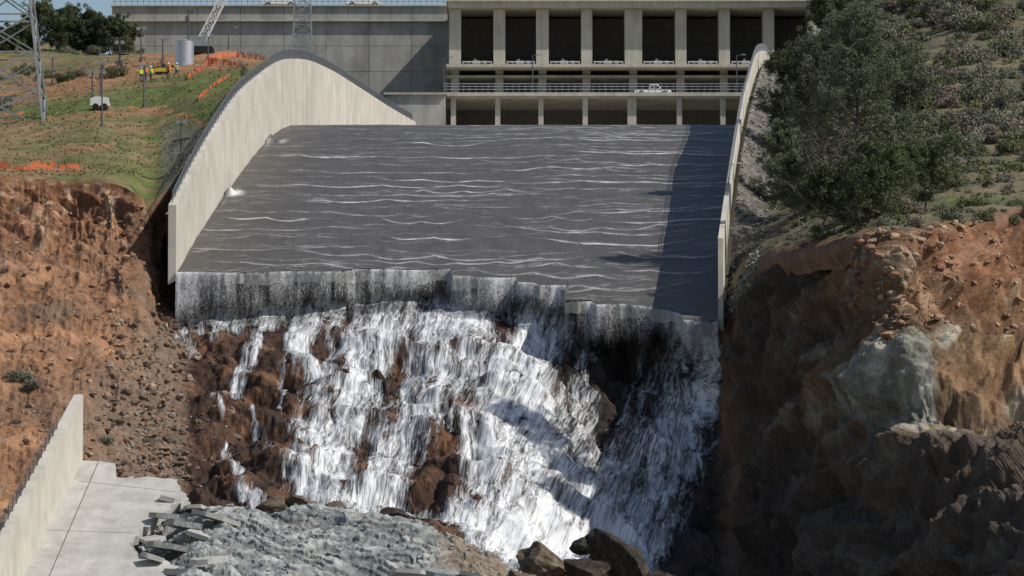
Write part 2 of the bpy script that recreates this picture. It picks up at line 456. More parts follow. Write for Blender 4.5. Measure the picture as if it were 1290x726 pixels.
disp=disp*(.15+.85*edge)*pinch
pos=B+N*disp[...,None]
i2=blocks(qs/2.6,91)
def C(*c): return np.array(c)
def lerp(a,b,t): return a+(b-a)*t[...,None]
cn=fbm(q/9,4,111); cn2=fbm(q/3,4,121); cn3=fbm(q/1.0,3,131)
colr=np.broadcast_to(C(.245,.128,.07),pos.shape).copy()
colr=lerp(colr,C(.37,.20,.11),sst(-.1,.4,cn2+.5*cn))
colr=lerp(colr,C(.16,.11,.075),sst(.05,-.5,cn)*.75)
colr=lerp(colr,C(.33,.25,.185),sst(.2,.55,cn3)*.5)
colr=lerp(colr,lerp(np.broadcast_to(C(.235,.11,.06),pos.shape),C(.46,.32,.2),sst(.1,.45,cn3+.4*t2)),lefttop*.8)
colr=lerp(colr,C(.18,.14,.105),sst(130,200,U)*sst(260,225,U)*sst(360,440,Vv)*.8)
colr=lerp(colr,C(.20,.15,.115),sst(40,160,U)*sst(430,520,Vv)*dirt*.65)
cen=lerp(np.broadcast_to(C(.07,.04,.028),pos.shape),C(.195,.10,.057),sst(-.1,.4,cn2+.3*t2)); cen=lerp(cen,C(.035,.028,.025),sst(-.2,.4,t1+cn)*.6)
cen=lerp(cen,C(.04,.036,.034),sst(650,730,U)*.8)  # right third of the wet rock darkened further, its shade put into the colour
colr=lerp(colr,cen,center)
rb=lerp(np.broadcast_to(C(.14,.095,.06),pos.shape),C(.29,.175,.095),sst(-.2,.5,cn+.4*t4)); rb=lerp(rb,C(.44,.37,.27),sst(.1,.45,.5*cn2+.7*t28)*.8)
gm=sst(.45,.62,np.exp(-((U-1115)/75)**2-((Vv-495)/60)**2)+.5*cn2+.35*t28)
rb=lerp(rb,lerp(np.broadcast_to(C(.38,.375,.325),pos.shape),C(.20,.20,.17),sst(-.15,.3,cn2+.6*t14)),gm*.85)
rb=lerp(rb,C(.29,.145,.08),sst(1090,1190,U)*sst(430,350,Vv)*.85)
rb=lerp(rb,C(.08,.065,.054),sst(520,590,Vv+50*cn)*.85)  # lower bank shade painted into the rock colour
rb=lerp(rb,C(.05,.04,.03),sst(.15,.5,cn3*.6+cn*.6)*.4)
rb=lerp(rb,C(.05,.038,.03),sst(1070,960,U+35*cn)*.88)  # left-facing cliff side painted near black to deepen its shade
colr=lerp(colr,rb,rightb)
colr=lerp(colr,C(.09,.06,.042),gully_shade*sst(430,370,Vv)*.85)  # shade in the recess beside the wall, painted into the soil colour
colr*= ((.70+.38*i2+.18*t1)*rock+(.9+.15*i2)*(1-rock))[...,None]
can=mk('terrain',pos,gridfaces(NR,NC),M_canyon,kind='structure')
setattr_col(can.data,'Col',np.clip(colr,.01,1))
# ------------------------------------------------------------------ cascade
def seg_field(U,V,pts):
    best=np.zeros_like(U)
    for (a,b) in zip(pts[:-1],pts[1:]):
        ax,ay,aw,as_=a;bx,by,bw,bs=b
        dx,dy=bx-ax,by-ay; L=dx*dx+dy*dy
        t=np.clip(((U-ax)*dx+(V-ay)*dy)/L,0,1)
        dist=np.hypot(U-ax-t*dx,V-ay-t*dy); w=aw+(bw-aw)*t; st=as_+(bs-as_)*t
        best=np.maximum(best,st*np.exp(-(dist/w)**4))
    return best
wu=U+12*fbm(np.stack([U/40,Vv/40,0*U],-1),3,140)+9*fbm(np.stack([U/9,Vv/14,0*U],-1),3,142); wv=Vv+8*fbm(np.stack([U/30,Vv/30,0*U+5],-1),3,141)
streams=[
 [(500,372,40,1),(450,470,46,1),(412,560,48,1),(400,610,44,1),(440,640,34,1)],
 [(595,378,58,1),(555,470,55,1),(515,560,52,.97),(480,635,42,1)],
 [(690,388,34,1),(650,480,58,1.05),(655,570,60,1.05),(700,640,54,1.05),(650,685,50,1.15)],
 [(640,520,52,1.05),(610,600,42,1.02),(630,690,50,1.15)],
 [(480,385,34,1),(470,430,40,1)],
 [(888,420,22,1.05),(888,480,24,1.05),(864,560,34,1.05),(822,640,44,1.05),(795,695,50,1.1)],
 [(822,440,18,.6),(812,520,26,.7),(785,600,46,.9),(765,690,54,1.1)],
 [(858,430,18,.85),(852,500,24,.9),(832,580,36,1)],
 [(745,455,20,.55),(735,520,26,.7),(735,600,46,.95),(745,690,50,1.1)],
 [(225,425,13,.9),(232,446,10,.8)],[(245,418,13,.8),(345,402,17,.95)],[(330,405,14,.95),(312,455,11,.9),(292,492,8,.8)],
 [(285,405,10,.9),(268,440,8,.8)],[(385,398,18,.95),(375,450,14,.85),(395,480,12,.8)],[(405,400,32,.9),(420,430,24,.85)],
 [(300,492,5,.6),(318,540,5,.6),(345,580,6,.6)],[(360,470,5,.6),(352,520,5,.6)],
 [(250,508,6,.7),(275,530,6,.8)],[(283,570,7,.8),(302,602,8,.8)],[(305,625,10,.9),(328,645,12,.9)],
 [(470,655,18,.9),(560,660,18,.95),(620,690,34,1.25),(700,698,40,1.25),(790,705,36,1.15)],
]
dens=np.zeros_like(U)
for st in streams: dens=np.maximum(dens,seg_field(wu,wv,st))
for (gu,gv,ru,rv,a) in ((545,618,30,32,1.),(600,645,14,16,.4),(640,425,9,16,.6),(700,470,10,26,.5),(455,580,10,22,.6),(585,560,8,14,.4),(520,430,6,16,.5),(415,520,8,16,.5),(765,465,16,34,.35),(498,530,8,26,.6),(610,500,6,14,.4),(500,470,7,26,.55),(430,460,6,18,.5),(570,440,6,16,.4),(380,570,7,18,.4),(680,600,7,16,.4)):
    dens=dens-a*np.exp(-((wu-gu)/ru)**2-((wv-gv)/rv)**2)
flowu=U+.30*(Vv-380)+6*fbm(np.stack([U/45,Vv/45,0*U],-1),2,149)+3.0*fbm(np.stack([U/10,Vv/10,0*U],-1),2,147)
flowv=Vv+6*fbm(np.stack([U/12,Vv/12,0*U],-1),2,148)
streak=fbm(np.stack([flowu/9.,Vv/45,0*U],-1),4,150,.6)
tb=blur(1.3*t2+.6*t1,1,1)
dens2=np.clip(dens*.95+.42*streak*sst(.05,.4,dens)-.17*np.clip(tb,-.3,1)*rock,0,1.3)
wd=.55*blur(disp,4)+.45*disp
wpos=B+N*(wd+.16+.34*dens2)[...,None]
msk=(dens2>.06)&(Vv>365)
fm=msk[:-1,:-1]&msk[1:,1:]&msk[:-1,1:]&msk[1:,:-1]
def compact(p,f,*attrs):
    used=np.unique(f); mp=np.zeros(p.reshape(-1,3).shape[0],np.int64); mp[used]=np.arange(len(used))
    return p.reshape(-1,3)[used],mp[f],[a.reshape(-1)[used] for a in attrs]
pv,pf,(pd,fu,fv)=compact(wpos,gridfaces(NR,NC,fm),dens2,flowu/10.,flowv/10.)
cas=mk('water.001',pv,pf,kind='structure',smooth=True)
def uvattr(me,a,b):
    at=me.attributes.new('flow','FLOAT_VECTOR','POINT'); at.data.foreach_set('vector',np.stack([a,b,a*0],-1).astype(np.float32).ravel())
setattr_f(cas.data,'foam',pd); uvattr(cas.data,fu,fv)
def m_foam(name,layers,bias,a0,a1,amax,dark,white,c0,c1,bumpd=.1):
    t=NT(name); fl=t.attr('flow','Vector')
    k=t.math('ADD',t.attr('foam','Fac'),bias); nb=None
    for (sx,sy,w,rgh,dist) in layers:
        m=t.n.new('ShaderNodeMapping'); m.inputs['Scale'].default_value=(sx,sy,1); t.l.new(fl,m.inputs[0])
        nn_=t.noise(1.,4,rgh,m.outputs[0],dist)
        k=t.math('ADD',k,t.math('MULTIPLY',t.math('SUBTRACT',nn_,.5),w)); nb=t.bump(nn_,.4,bumpd,nb)
    al=t.ramp(k,[(a0,0.),(a1,amax)])
    c=t.mix(t.ramp(k,[(c0,0.),(c1,1.)]),dark,white)
    return t.done(c,.7,nb,0,.2,al)
cas.data.materials.append(m_foam('tumbling_white_water',[(.6,.20,1.4,.6,.8),(1.9,.65,1.8,.62,.7),(5.,2.2,1.6,.6,.2)],-.33,-.05,.85,1.,(.36,.37,.385),(.78,.79,.80),.05,1.0,.05))
# ------------------------------------------------------------------ falling curtain
nsc,ntc=700,50
s=np.linspace(0,1,nsc); dl=dlip(s,0)-.25; u=u_of_s(s)
bu=[215,240,262,340,436,445,560,566,590,650,655,714,719,745,770,800,840,864,870,908]
bv=[450,446,430,420,405,396,388,404,408,400,404,410,456,470,456,448,442,448,470,488]
vb=np.interp(u,bu,bv)+5*fbm(np.stack([u/25,u*0,u*0],-1),3,160)
zt=zfl(dl)+.2
t=np.linspace(0,1,ntc)[:,None]
kk=np.ones(31)/31; dls=np.convolve(np.pad(dl,15,'edge'),kk,'valid')
dB=dls-1.8
zb=zv(vb,dB)
Dc=dl[None]+(dB-dl)[None]*np.sqrt(t)
Zc=zt[None]+(zb-zt)[None]*t
Xc=XL(dl)[None]+W*s[None]+0*Dc
uu=np.broadcast_to(u,Dc.shape)
pt=fbm(np.stack([uu/26,t*1.0+0*Dc,0*Dc],-1),3,163)
pt2=fbm(np.stack([uu/7,t*.9+0*Dc,0*Dc],-1),3,164)
fo=.62-.95*sst(.3,1.05,t)+.50*pt+.36*pt2+.22*sst(.08,0,t)
cur=mk('water.002',np.stack([Xc,Dc,Zc],-1),gridfaces(ntc,nsc),kind='structure',smooth=True)
setattr_f(cur.data,'foam',fo)
uvattr(cur.data,(uu/10.).ravel(),((zt[None]-Zc)*1.25).ravel())
cur.data.materials.append(m_foam('falling_water_curtain',[(2.0,.4,.9,.6,0),(5.0,2.0,1.3,.7,.4),(8.,6.,1.7,.6,0)],-.03,-.05,.95,.86,(.17,.168,.165),(.58,.59,.60),.3,1.35,.03))
# ------------------------------------------------------------------ left hill
def lcol(d,dv=5): 
    x=float(XL(d))-1.0; return (CU+x/d*F, float(vz(float(zwl(d)),d))+dv, d)
LHc=[
 [(-160,216,656),(0,222,656),(80,228,656),(130,228,655),(160,240,652),(188,262,651),lcol(670,14)],
 [(-160,195,680),(0,200,676),(60,201,676),(110,196,676),(160,206,672),(198,222,670),lcol(678,8)],
 [(-160,160,710),(0,162,706),(60,158,706),(110,150,706),(160,150,706),(210,166,695),lcol(688)],
 [(-160,128,740),(0,128,740),(60,122,736),(110,113,736),(170,108,736),(225,124,717),lcol(703)],
 [(-160,112,770),(0,108,770),(60,101,766),(110,89,766),(180,83,766),(245,92,746),lcol(728)],
 [(-160,100,800),(0,95,800),(60,90,800),(110,77,800),(180,70,800),(262,68,792),lcol(757)],
 [(-160,70,880),(0,68,880),(60,66,880),(110,70,880),(180,76,880),(262,74,870),(348,86,840)],
 [(-160,50,1000),(0,52,1000),(60,55,1000),(110,66,1000),(180,100,970),(262,120,965),(380,140,940)],
]
LHc.insert(0,[(a,b+30,c+1) for a,b,c in LHc[0]])
NR2,NC2=290,330
Uh,Vh,Bh=loft(LHc,NR2,NC2)
nz=fbm(Bh/6,4,201); nz2=fbm(Bh/1.2,3,202); big_=fbm(Bh/18,3,203)
mm=sst(0,.05,np.linspace(0,1,NC2)[::-1])[None,:]*np.ones((NR2,1))
ph=Bh.copy(); ph[...,2]+=mm*(.6*nz+.14*nz2)
gc=lerp(np.broadcast_to(C(.14,.14,.055),ph.shape),C(.20,.175,.085),sst(-.3,.4,nz)); gc=lerp(gc,C(.115,.15,.04),sst(-.1,.4,big_+.5*sst(120,210,Uh)-.05)*.9)
gc=lerp(gc,C(.29,.18,.105),sst(.03,.38,fbm(Bh/7,4,205)+.25*sst(140,20,Uh))*.72)
gc=lerp(gc,C(.10,.09,.05),sst(.15,.5,fbm(Bh/2.2,3,207))*.5)
od=C(.36,.18,.10)
for (pts) in ([(-100,130,16,.9),(60,118,12,.9),(150,92,14,1),(230,80,12,1),(330,74,12,1)],[(60,152,5,.8),(150,145,5,.9),(210,140,5,.9),(262,160,5,.8)],
              [(90,190,7,.8),(140,186,5,.8)],[(-100,212,6,.8),(60,212,6,.9),(130,215,5,.7)],[(40,110,12,.8),(130,100,11,.9)],[(200,64,20,.8),(330,66,16,.9)]):
    gc=lerp(gc,od,np.clip(seg_field(Uh+12*nz*2,Vh+7*nz2,pts)*(.75+.8*nz2),0,1))
gr=sst(195,215,Uh)*sst(150,170,Vh); gc=lerp(gc,C(.22,.20,.17),gr*.7)
gc=lerp(gc,C(.20,.11,.065),sst(.14,.115,np.linspace(0,1,NR2)+0*Uh.T).T*1.0)
gc*=(.9+.35*nz2)[...,None]
hl=mk('hill',ph,gridfaces(NR2,NC2),M_hill,kind='structure',smooth=True); setattr_col(hl.data,'Col',np.clip(gc,.01,1))
# ------------------------------------------------------------------ right hill
def rcol(d,dz=1.3):
    x=float(XR(d))+.9; z=float(zwr(d))-dz; return (CU+x/d*F,float(vz(z,d)),d)
c912=(912,395,624)
RHc=[
 [c912,(950,336,614),(1000,314,598),(1060,302,580),(1130,296,562),(1200,284,578),(1290,272,600),(1450,262,610)],
 [rcol(637,3.2),(965,292,636),(1012,281,626),(1070,271,614),(1140,262,606),(1210,250,612),(1300,240,624),(1450,232,635)],
 [rcol(660),(975,232,664),(1025,228,658),(1085,222,653),(1150,215,648),(1220,205,648),(1305,198,655),(1450,190,660)],
 [rcol(690),(992,168,692),(1045,168,690),(1100,168,686),(1160,165,680),(1230,160,680),(1312,150,684),(1450,140,690)],
 [rcol(725),(1002,120,728),(1050,118,725),(1105,116,720),(1166,110,718),(1236,100,718),(1316,92,720),(1455,82,725)],
 [rcol(760),(1010,92,765),(1055,80,762),(1112,72,758),(1172,62,755),(1242,52,755),(1322,42,756),(1460,30,760)],
 [rcol(805),(1015,84,815),(1048,62,812),(1085,30,812),(1130,8,810),(1180,-16,806),(1250,-34,804),(1460,-50,800)],
 [rcol(850,2.5),(1020,78,880),(1050,52,880),(1085,8,880),(1120,-30,880),(1180,-60,880),(1300,-90,880),(1460,-110,880)],
 [rcol(930,5),(1030,76,975),(1052,40,975),(1080,-10,975),(1120,-60,975),(1180,-90,975),(1300,-120,975),(1460,-150,975)],
]
RHc.insert(0,[(a,b+34,c+1) for a,b,c in RHc[0]])
NR3,NC3=300,300
Ur,Vr,Br=loft(RHc,NR3,NC3)
nz=fbm(Br/6,4,211); nz2=fbm(Br/1.2,3,212)
cfrac=np.linspace(0,1,NC3)[None,:]
mm=sst(0,.10,cfrac)
pr=Br.copy(); pr[...,2]+=mm*(.7*nz+.15*nz2)+.08*nz2
gravel=sst(.22,.12,cfrac+.03*nz)*np.ones_like(Ur)
yy=Br[...,1]+1.5*nz; pr[...,2]+=gravel*.55*(np.abs(((yy/4.2)%1)*2-1)-.5)*sst(.01,.03,cfrac)
gc=lerp(np.broadcast_to(C(.12,.115,.07),pr.shape),C(.19,.16,.10),sst(-.3,.4,nz)); gc=lerp(gc,C(.14,.20,.04),sst(.15,.45,fbm(Br/9,3,214))*.8)
gc=lerp(gc,lerp(np.broadcast_to(C(.22,.21,.185),pr.shape),C(.13,.12,.10),sst(.4,.8,((yy/4.2)%1))),gravel*sst(620,640,Br[...,1])); gc=lerp(gc,C(.24,.135,.085),sst(.15,.11,np.linspace(0,1,NR3)+0*Ur.T).T*(1-gravel))
gc*=(.85+.35*nz2)[...,None]
rh=mk('hill.001',pr,gridfaces(NR3,NC3),M_hill,kind='structure',smooth=True); setattr_col(rh.data,'Col',np.clip(gc,.01,1))
# ------------------------------------------------------------------ far ground
gn=30; gx=np.linspace(-4000,4000,gn); gy=np.linspace(40,9000,gn); GX,GY=np.meshgrid(gx,gy)
mk('ground',np.stack([GX,GY,-4+0*GX],-1),gridfaces(gn,gn),simple('distant_ground',(.13,.12,.07),.95,0,.4,.01),kind='structure')
# ------------------------------------------------------------------ foreground grey rock
ru=[110,180,250,330,420,500,560,610,650,705]
r0=[658,650,642,650,654,660,672,698,726,768]
FGc=[[(a,b+90,560) for a,b in zip(ru,r0)],[(a,b+12,553) for a,b in zip(ru,r0)],
 [(a,b,548-.012*(a-110)+(3 if a<200 else 0)) for a,b in zip(ru,r0)],
 [(a,b+36,536+(5 if a<200 else 0)-.01*(a-110)) for a,b in zip(ru,r0)],
 [(a,b+78,523+(4 if a<200 else 0)) for a,b in zip(ru,r0)],
 [(a,b+150,502) for a,b in zip(ru,r0)],[(a,1120,460) for a in ru]]
FR,FCn=380,800
Uf,Vf,Bf=loft(FGc,FR,FCn); Nf=gnormal(Bf)
q=Bf
qf=np.stack([q[...,0]+.3*q[...,1],q[...,1],q[...,2]*1.4-.15*q[...,0]],-1)
h4=tf(qf,4.4,41,(1.2,1.2,1)); h2=tf(qf,1.9,42,(1.3,1.1,1)); h1=tf(q,.95,43,(1.2,1.1,1)); h05=tf(q,.45,44)
st_=h2*.9+h1*.6; ter=np.floor(st_*2.2)/2.2; fr=(st_*2.2)%1; ter=ter+sst(.78,1,fr)/2.2      # stepped bedding
df=.4*fbm(Bf/8,3,331)+.8*h4+.5*ter+.38*h1+.17*h05
up_=Nf*.5+np.array([0,-.1,.6]); up_/=np.linalg.norm(up_,axis=-1,keepdims=True)
pf_=Bf+up_*df[...,None]
cg=lerp(np.broadcast_to(C(.235,.25,.243),pf_.shape),C(.40,.41,.395),sst(.0,.45,h2*.5+h1*.6)); cg=lerp(cg,C(.12,.13,.13),sst(-.1,-.45,h1*.6+h2*.5)*.7)  # low facets painted darker as crevice shade
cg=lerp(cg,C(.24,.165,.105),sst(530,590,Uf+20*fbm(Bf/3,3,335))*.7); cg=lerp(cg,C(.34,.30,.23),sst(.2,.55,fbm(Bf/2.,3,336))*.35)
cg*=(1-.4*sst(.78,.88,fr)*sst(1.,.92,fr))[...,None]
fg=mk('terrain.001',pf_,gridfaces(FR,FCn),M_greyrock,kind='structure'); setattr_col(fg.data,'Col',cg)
# ------------------------------------------------------------------ lower chute remnant
low=empty('broken_lower_chute',PV(104,580,560),'remnant of concrete chute slab with one side wall standing','spillway')
def dslab(v): return 146.3/(.32-(1050-v)/8000.)
def slabpt(u,v):
    d=dslab(v); return PV(u,v,d)
poly=[(104,580),(124,581),(145,584),(147,602),(180,601),(222,605),(226,618),(238,628),(214,640),(200,652),(174,668),(164,684),(170,694),(205,704),(238,716),(262,735),(262,800),(-90,800),(-60,760)]
pj=[]
rr=random.Random(3)
for k in range(len(poly)):
    a=poly[k]; b=poly[(k+1)%len(poly)]; pj.append(a)
    if 3<=k<=14:
        for q_ in (.2,.4,.6,.8): pj.append((a[0]+(b[0]-a[0])*q_+rr.uniform(-5,5),a[1]+(b[1]-a[1])*q_+rr.uniform(-2.5,2.5)))
tp=[slabpt(*q) for q in pj]; nn=len(tp)
vv=[tuple(p) for p in tp]+[tuple(p+Vector((rr.uniform(-.3,.1),.25+rr.uniform(0,.3),-.75))) for p in tp]
ff=[tuple(range(nn))]+[(i,(i+1)%nn,nn+(i+1)%nn,nn+i) for i in range(nn)]
par(mk('slab',vv,ff,M_slab),low)
mb=MB(); a=slabpt(124,582)+Vector((0,0,.0)); b=slabpt(62,726)+Vector((0,0,.0)); 
mb.cyl(a,b,.04,None,4)
a=slabpt(98,606)+Vector((0,0,-.01)); b=slabpt(222,620)+Vector((0,0,-.01)); mb.cyl(a,b,.04,None,4)
a=slabpt(60,668)+Vector((0,0,-.01)); b=slabpt(172,672)+Vector((0,0,-.01)); mb.cyl(a,b,.04,None,4)
par(mb.obj('joint_strip',M_dark,low),low)
v=[];f=[]
ds=np.linspace(560,500,16)
for d in ds:
    x=-37.9-.065*(560-d); z=32.9-.32*(560-d)
    v+=[(x,d,z-1),(x,d,z+5.75),(x-.8,d,z+5.75),(x-.8,d,z-4)]
for k in range(len(ds)-1):
    a=4*k;b=a+4
    for i in range(3): f.append((a+i,a+i+1,b+i+1,b+i))
f+= [(0,1,2,3)]
par(mk('side_wall',v,f,M_concwall),low)
mb=MB()
for k in range(20):
    d=548-k*2.4; x=-37.9-.065*(560-d)-.65; z=32.9-.32*(560-d)+5.7
    mb.cyl((x,d,z),(x,d,z+1.2),.06,None,4)
    if k<19:
        for h in (.3,.6,.9,1.2): mb.cyl((x,d,z+h),(x-.156,d-2.4,z+h-.768),.035,None,4,False)
mb.obj('guard_railing.002',M_steeld,label='dark steel railing on the broken chute wall',category='railing')
# ------------------------------------------------------------------ rocks
def rockmesh(name,seed,sub=4,sc=(1,1,.8),K=11,hl=(.45,.8)):
    bm=bmesh.new(); bmesh.ops.create_icosphere(bm,subdivisions=sub,radius=1)
    p=np.array([v.co[:] for v in bm.verts])
    r=1.05+0*p[:,0]
    rg=np.random.default_rng(seed+500)
    for k in range(K):
        n_=rg.normal(0,1,3); n_/=np.linalg.norm(n_); h_=rg.uniform(*hl)
        dn=p@n_; r=np.where(dn>.05,np.minimum(r,h_/np.maximum(dn,.05)),r)
    if sub>3: r=r+.09*tf(p,.45,seed+3)+.045*tf(p,.2,seed+4)+.01*fbm(p*7,2,seed)
    for v,rr_ in zip(bm.verts,r): v.co=Vector((v.co.x*rr_*sc[0],v.co.y*rr_*sc[1],v.co.z*rr_*sc[2]))
    me=bpy.data.meshes.new(name); bm.to_mesh(me); bm.free(); return me
def m_rock(name,a,b,c):
    t=NT(name); n=t.noise(1.2,7,.65); n2=t.noise(5,6,.7)
    cc=t.ramp(n,[(.3,a),(.5,b),(.7,c)]); cc=t.mix(1.,cc,t.ramp(n2,[(.3,.6),(.7,1.3)]),'MULTIPLY')
    return t.done(cc,.9,t.bump(n2,.6,.12,t.bump(t.noise(1.5,4),.5,.3)),0,.2)
M_rt=m_rock('tan_boulder_rock',(.07,.054,.038),(.13,.10,.07),(.22,.18,.14)); M_rd=m_rock('dark_wet_rock',(.02,.018,.016),(.045,.036,.03),(.09,.07,.055))
M_rg=m_rock('grey_slab_rock',(.17,.18,.18),(.26,.27,.265),(.35,.36,.35))
def boulder(u,v,d,r,seed,mat,label,sc=(1,1,.8),rot=(0,0,0)):
    me=rockmesh('boulder',seed,5,sc); me.materials.append(mat)
    ob=bpy.data.objects.new('boulder',me); ob.location=PV(u,v,d); ob.scale=(r,r,r); ob.rotation_euler=rot
    ob["label"]=label; ob["category"]="boulder"; ob["group"]="boulders in the eroded channel"; col.objects.link(ob)
boulder(690,718,520,2.7,1,M_rt,'large tan angular boulder beside the white water',(1.4,1,.8),(0,.3,.2))
boulder(652,732,514,1.7,21,M_rt,'tan broken rock leaning on a bigger boulder',(1.2,1,.7),(.3,0,1))
boulder(772,700,530,2.4,2,M_rd,'dark wet boulder below the falls',(.95,1,1.2),(.2,-.3,0))
boulder(738,722,518,1.9,3,M_rd,'brown low boulder beside larger ones',(1.2,1,.8),(.4,.2,0))
boulder(798,722,520,1.9,13,M_rd,'dark angular rock in shaded water',(1.2,1,.8),(0,.5,1))
boulder(838,738,518,2.0,4,M_rd,'dark wet boulder in shaded water')
boulder(733,686,545,1.1,5,M_rd,'small dark rock in the foaming water')
boulder(380,638,566,1.9,9,M_rt,'brown rounded rock at the cascade foot',(1.5,1,.7))
boulder(420,644,562,1.5,19,M_rt,'brown rock at the cascade foot',(1.5,1,.7))
boulder(345,640,566,1.5,29,M_rt,'tan rock beside the grey shelf',(1.5,1,.7))
boulder(495,652,556,1.2,10,M_rd,'dark rock at the cascade foot')
def fragment(u,v,d,w,l,th,rot,seed):
    r=random.Random(seed); n=r.randint(5,7); pts=[]
    for k in range(n):
        a=2*math.pi*k/n+r.uniform(-.3,.3); pts.append((math.cos(a)*w*r.uniform(.7,1.1),math.sin(a)*l*r.uniform(.7,1.1)))
    mb=MB().prism(pts,'z',-th/2,th/2); ob=mb.obj('concrete_fragment',M_slab if seed%3 else M_rg,label='broken concrete slab piece lying on grey rock',category='concrete debris',group='broken slab pieces')
    ob.location=PV(u,v,d); ob.rotation_euler=rot
for k,(u_,v_,d_) in enumerate([(205,650,540),(190,680,533),(248,642,546),(232,662,536),(192,702,527),(262,706,521),(560,723,511),(520,725,511),(230,722,520),(600,728,510),(222,632,548),(270,652,540),(216,690,530),(285,644,546),(250,674,534)]):
    fragment(u_,v_,d_,random.uniform(1.2,2.8),random.uniform(1.,2.4),random.uniform(.3,.5),(random.uniform(.05,.35),random.uniform(-.15,.15),random.uniform(0,3)),k)
base=[]
for k in range(5):
    me=rockmesh('t',20+k,2,(1,1,.75)); base.append((np.array([v.co[:] for v in me.vertices]),np.array([p.vertices[:] for p in me.polygons]))); bpy.data.meshes.remove(me)
VV=[];FF=[];CC=[];off=0
def scatter(pos,mask,n,smin,smax,cols,pw=4):
    global off
    idx=np.argwhere(mask); 
    if len(idx)==0: return
    pick=idx[rng.integers(0,len(idx),n)]
    for i,j in pick:
        bv_,bf_=base[rng.integers(0,5)]; sz=smin+(smax-smin)*rng.random()**pw
        a=rng.uniform(0,6.28); ca,sa=math.cos(a),math.sin(a)
        R=np.array([[ca,-sa,0],[sa,ca,0],[0,0,1]]); 
        VV.append(bv_@R.T*sz*rng.uniform(.7,1.3,3)+pos[i,j]+rng.normal(0,.15,3)*[1,0,1]); FF.append(bf_+off); off+=len(bv_)
        c_=np.array(cols[rng.integers(0,len(cols))])*rng.uniform(.75,1.25); CC.append(np.repeat(c_[None],len(bv_),0))
scatter(pos,(U<225)&(U>-60)&(Vv>260)&(Vv<680),3200,.06,.6,[(.28,.155,.095),(.22,.13,.085),(.34,.24,.17)],7)
scatter(pos,(U<300)&(U>120)&(Vv>400)&(Vv<640),2600,.08,.65,[(.21,.15,.11),(.19,.14,.105),(.28,.23,.185)],6)
scatter(pos,(U>1090)&(U<1300)&(Vv>280)&(Vv<440),1500,.08,.7,[(.30,.17,.11),(.36,.26,.18)],5)
scatter(pr,(gravel>.5)&(Vr>90),2400,.12,.40,[(.24,.23,.21),(.18,.17,.155),(.32,.30,.27)])
scatter(pf_,(Uf<620)&(Vf<740),600,.1,.45,[(.30,.31,.30),(.20,.21,.20),(.38,.39,.38)])
st=mk('scattered_stones',np.concatenate(VV),np.concatenate(FF),M_greyrock,label='loose angular stones strewn over eroded banks',category='stones',kind='stuff'); setattr_col(st.data,'Col',np.concatenate(CC))
# ------------------------------------------------------------------ dam wall
def bx(mb,u0,u1,v0,v1,d0,d1,ref=None):
    r=ref or d0
    x0=(u0-CU)/F*r*1.0037; x1=(u1-CU)/F*r*1.0037
    mb.box((x0,d0,float(zv(v1,r))),(x1,d1,float(zv(v0,r)))); return mb
dam=empty('concrete_dam_wall',PV(355,115,976),'long weathered grey concrete dam wall with parapet','dam')
mb=MB(); 
edges=np.linspace(140,572,9)
for a,b in zip(edges[:-1],edges[1:]): 
    bx(mb,a+.3,b-.3,26.5,58,976,984); bx(mb,a+.3,b-.3,58.5,90,976,984); bx(mb,a+.3,b-.3,90.5,260,976,984)
bx(mb,140.5,571.5,27,259,976.12,984.2)
par(mb.obj('wall_face',M_damconc,dam),dam)
mb=MB(); edges=np.linspace(139,573,17)
for a,b in zip(edges[:-1],edges[1:]): bx(mb,a+.2,b-.2,8,26,975.6,983)
par(mb.obj('parapet',M_damconc,dam),dam)
mb=MB(); bx(mb,138,573,6.5,8,975.2,984); bx(mb,138,573,25.5,27,975.3,976)
par(mb.obj('coping',M_conc,dam),dam)
mb=MB()
for k in range(60):
    u_=142+k*7.3; bx(mb,u_,u_+.8,-2,6.5,976,976.1)
bx(mb,140,572,-2.6,-1.6,976,976.1); bx(mb,140,572,1.5,2.2,976,976.08)
par(mb.obj('railing',M_steel,dam),dam)
ab=MB(); bx(ab,486,561,119,215,942,962); ab2=ab.obj('concrete_abutment',M_damconc,label='low concrete block beside the gate structure',category='concrete wall')
mb=MB(ab2.location); bx(mb,483,563,116.5,119.2,941.5,962.5); mb.obj('coping',M_conc,ab2)
# ------------------------------------------------------------------ gate structure
gs=empty('spillway_gate_structure',PV(800,150,955),'eight bay concrete headworks with tall piers and bridge deck','dam gates')
piers=[(566,580),(622,636),(676,691),(733,746),(788,809),(852,865),(907,920),(963,976),(1019,1034)]
for a,b in piers:
    mb=MB(); bx(mb,a-.5,b+.5,11.5,82,955,976)
    o=par(mb.obj('pier',M_pier,gs),gs)
mb=MB(); bx(mb,564,1036,4,11,953,986,955); bx(mb,562,1038,2.2,4.2,952.6,986.4,955); par(mb.obj('roof_deck',M_pier,gs),gs)
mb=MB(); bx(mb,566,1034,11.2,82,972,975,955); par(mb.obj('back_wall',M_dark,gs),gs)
for (a,b),(c_,d_) in zip(piers[:-1],piers[1:]):
    mb=MB(); bx(mb,b+.6,c_-.6,14,81,964,964.5,955)
    for q in (30,47,64): bx(mb,b+1,c_-1,q,q+.8,963.8,964,955)
    m_=(b+c_)/2; bx(mb,m_-.5,m_+.5,14,81,963.75,964,955)
    par(mb.obj('radial_gate',M_gate,gs),gs)
mb=MB(); bx(mb,562,1036,82.2,86,953.5,976,955); par(mb.obj('hoist_platform',M_pier,gs),gs)
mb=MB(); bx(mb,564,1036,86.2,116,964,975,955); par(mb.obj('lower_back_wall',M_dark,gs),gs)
mb=MB(); bx(mb,562,1034,93,96,957,963.8,955); par(mb.obj('cross_beam',M_damconc,gs),gs)
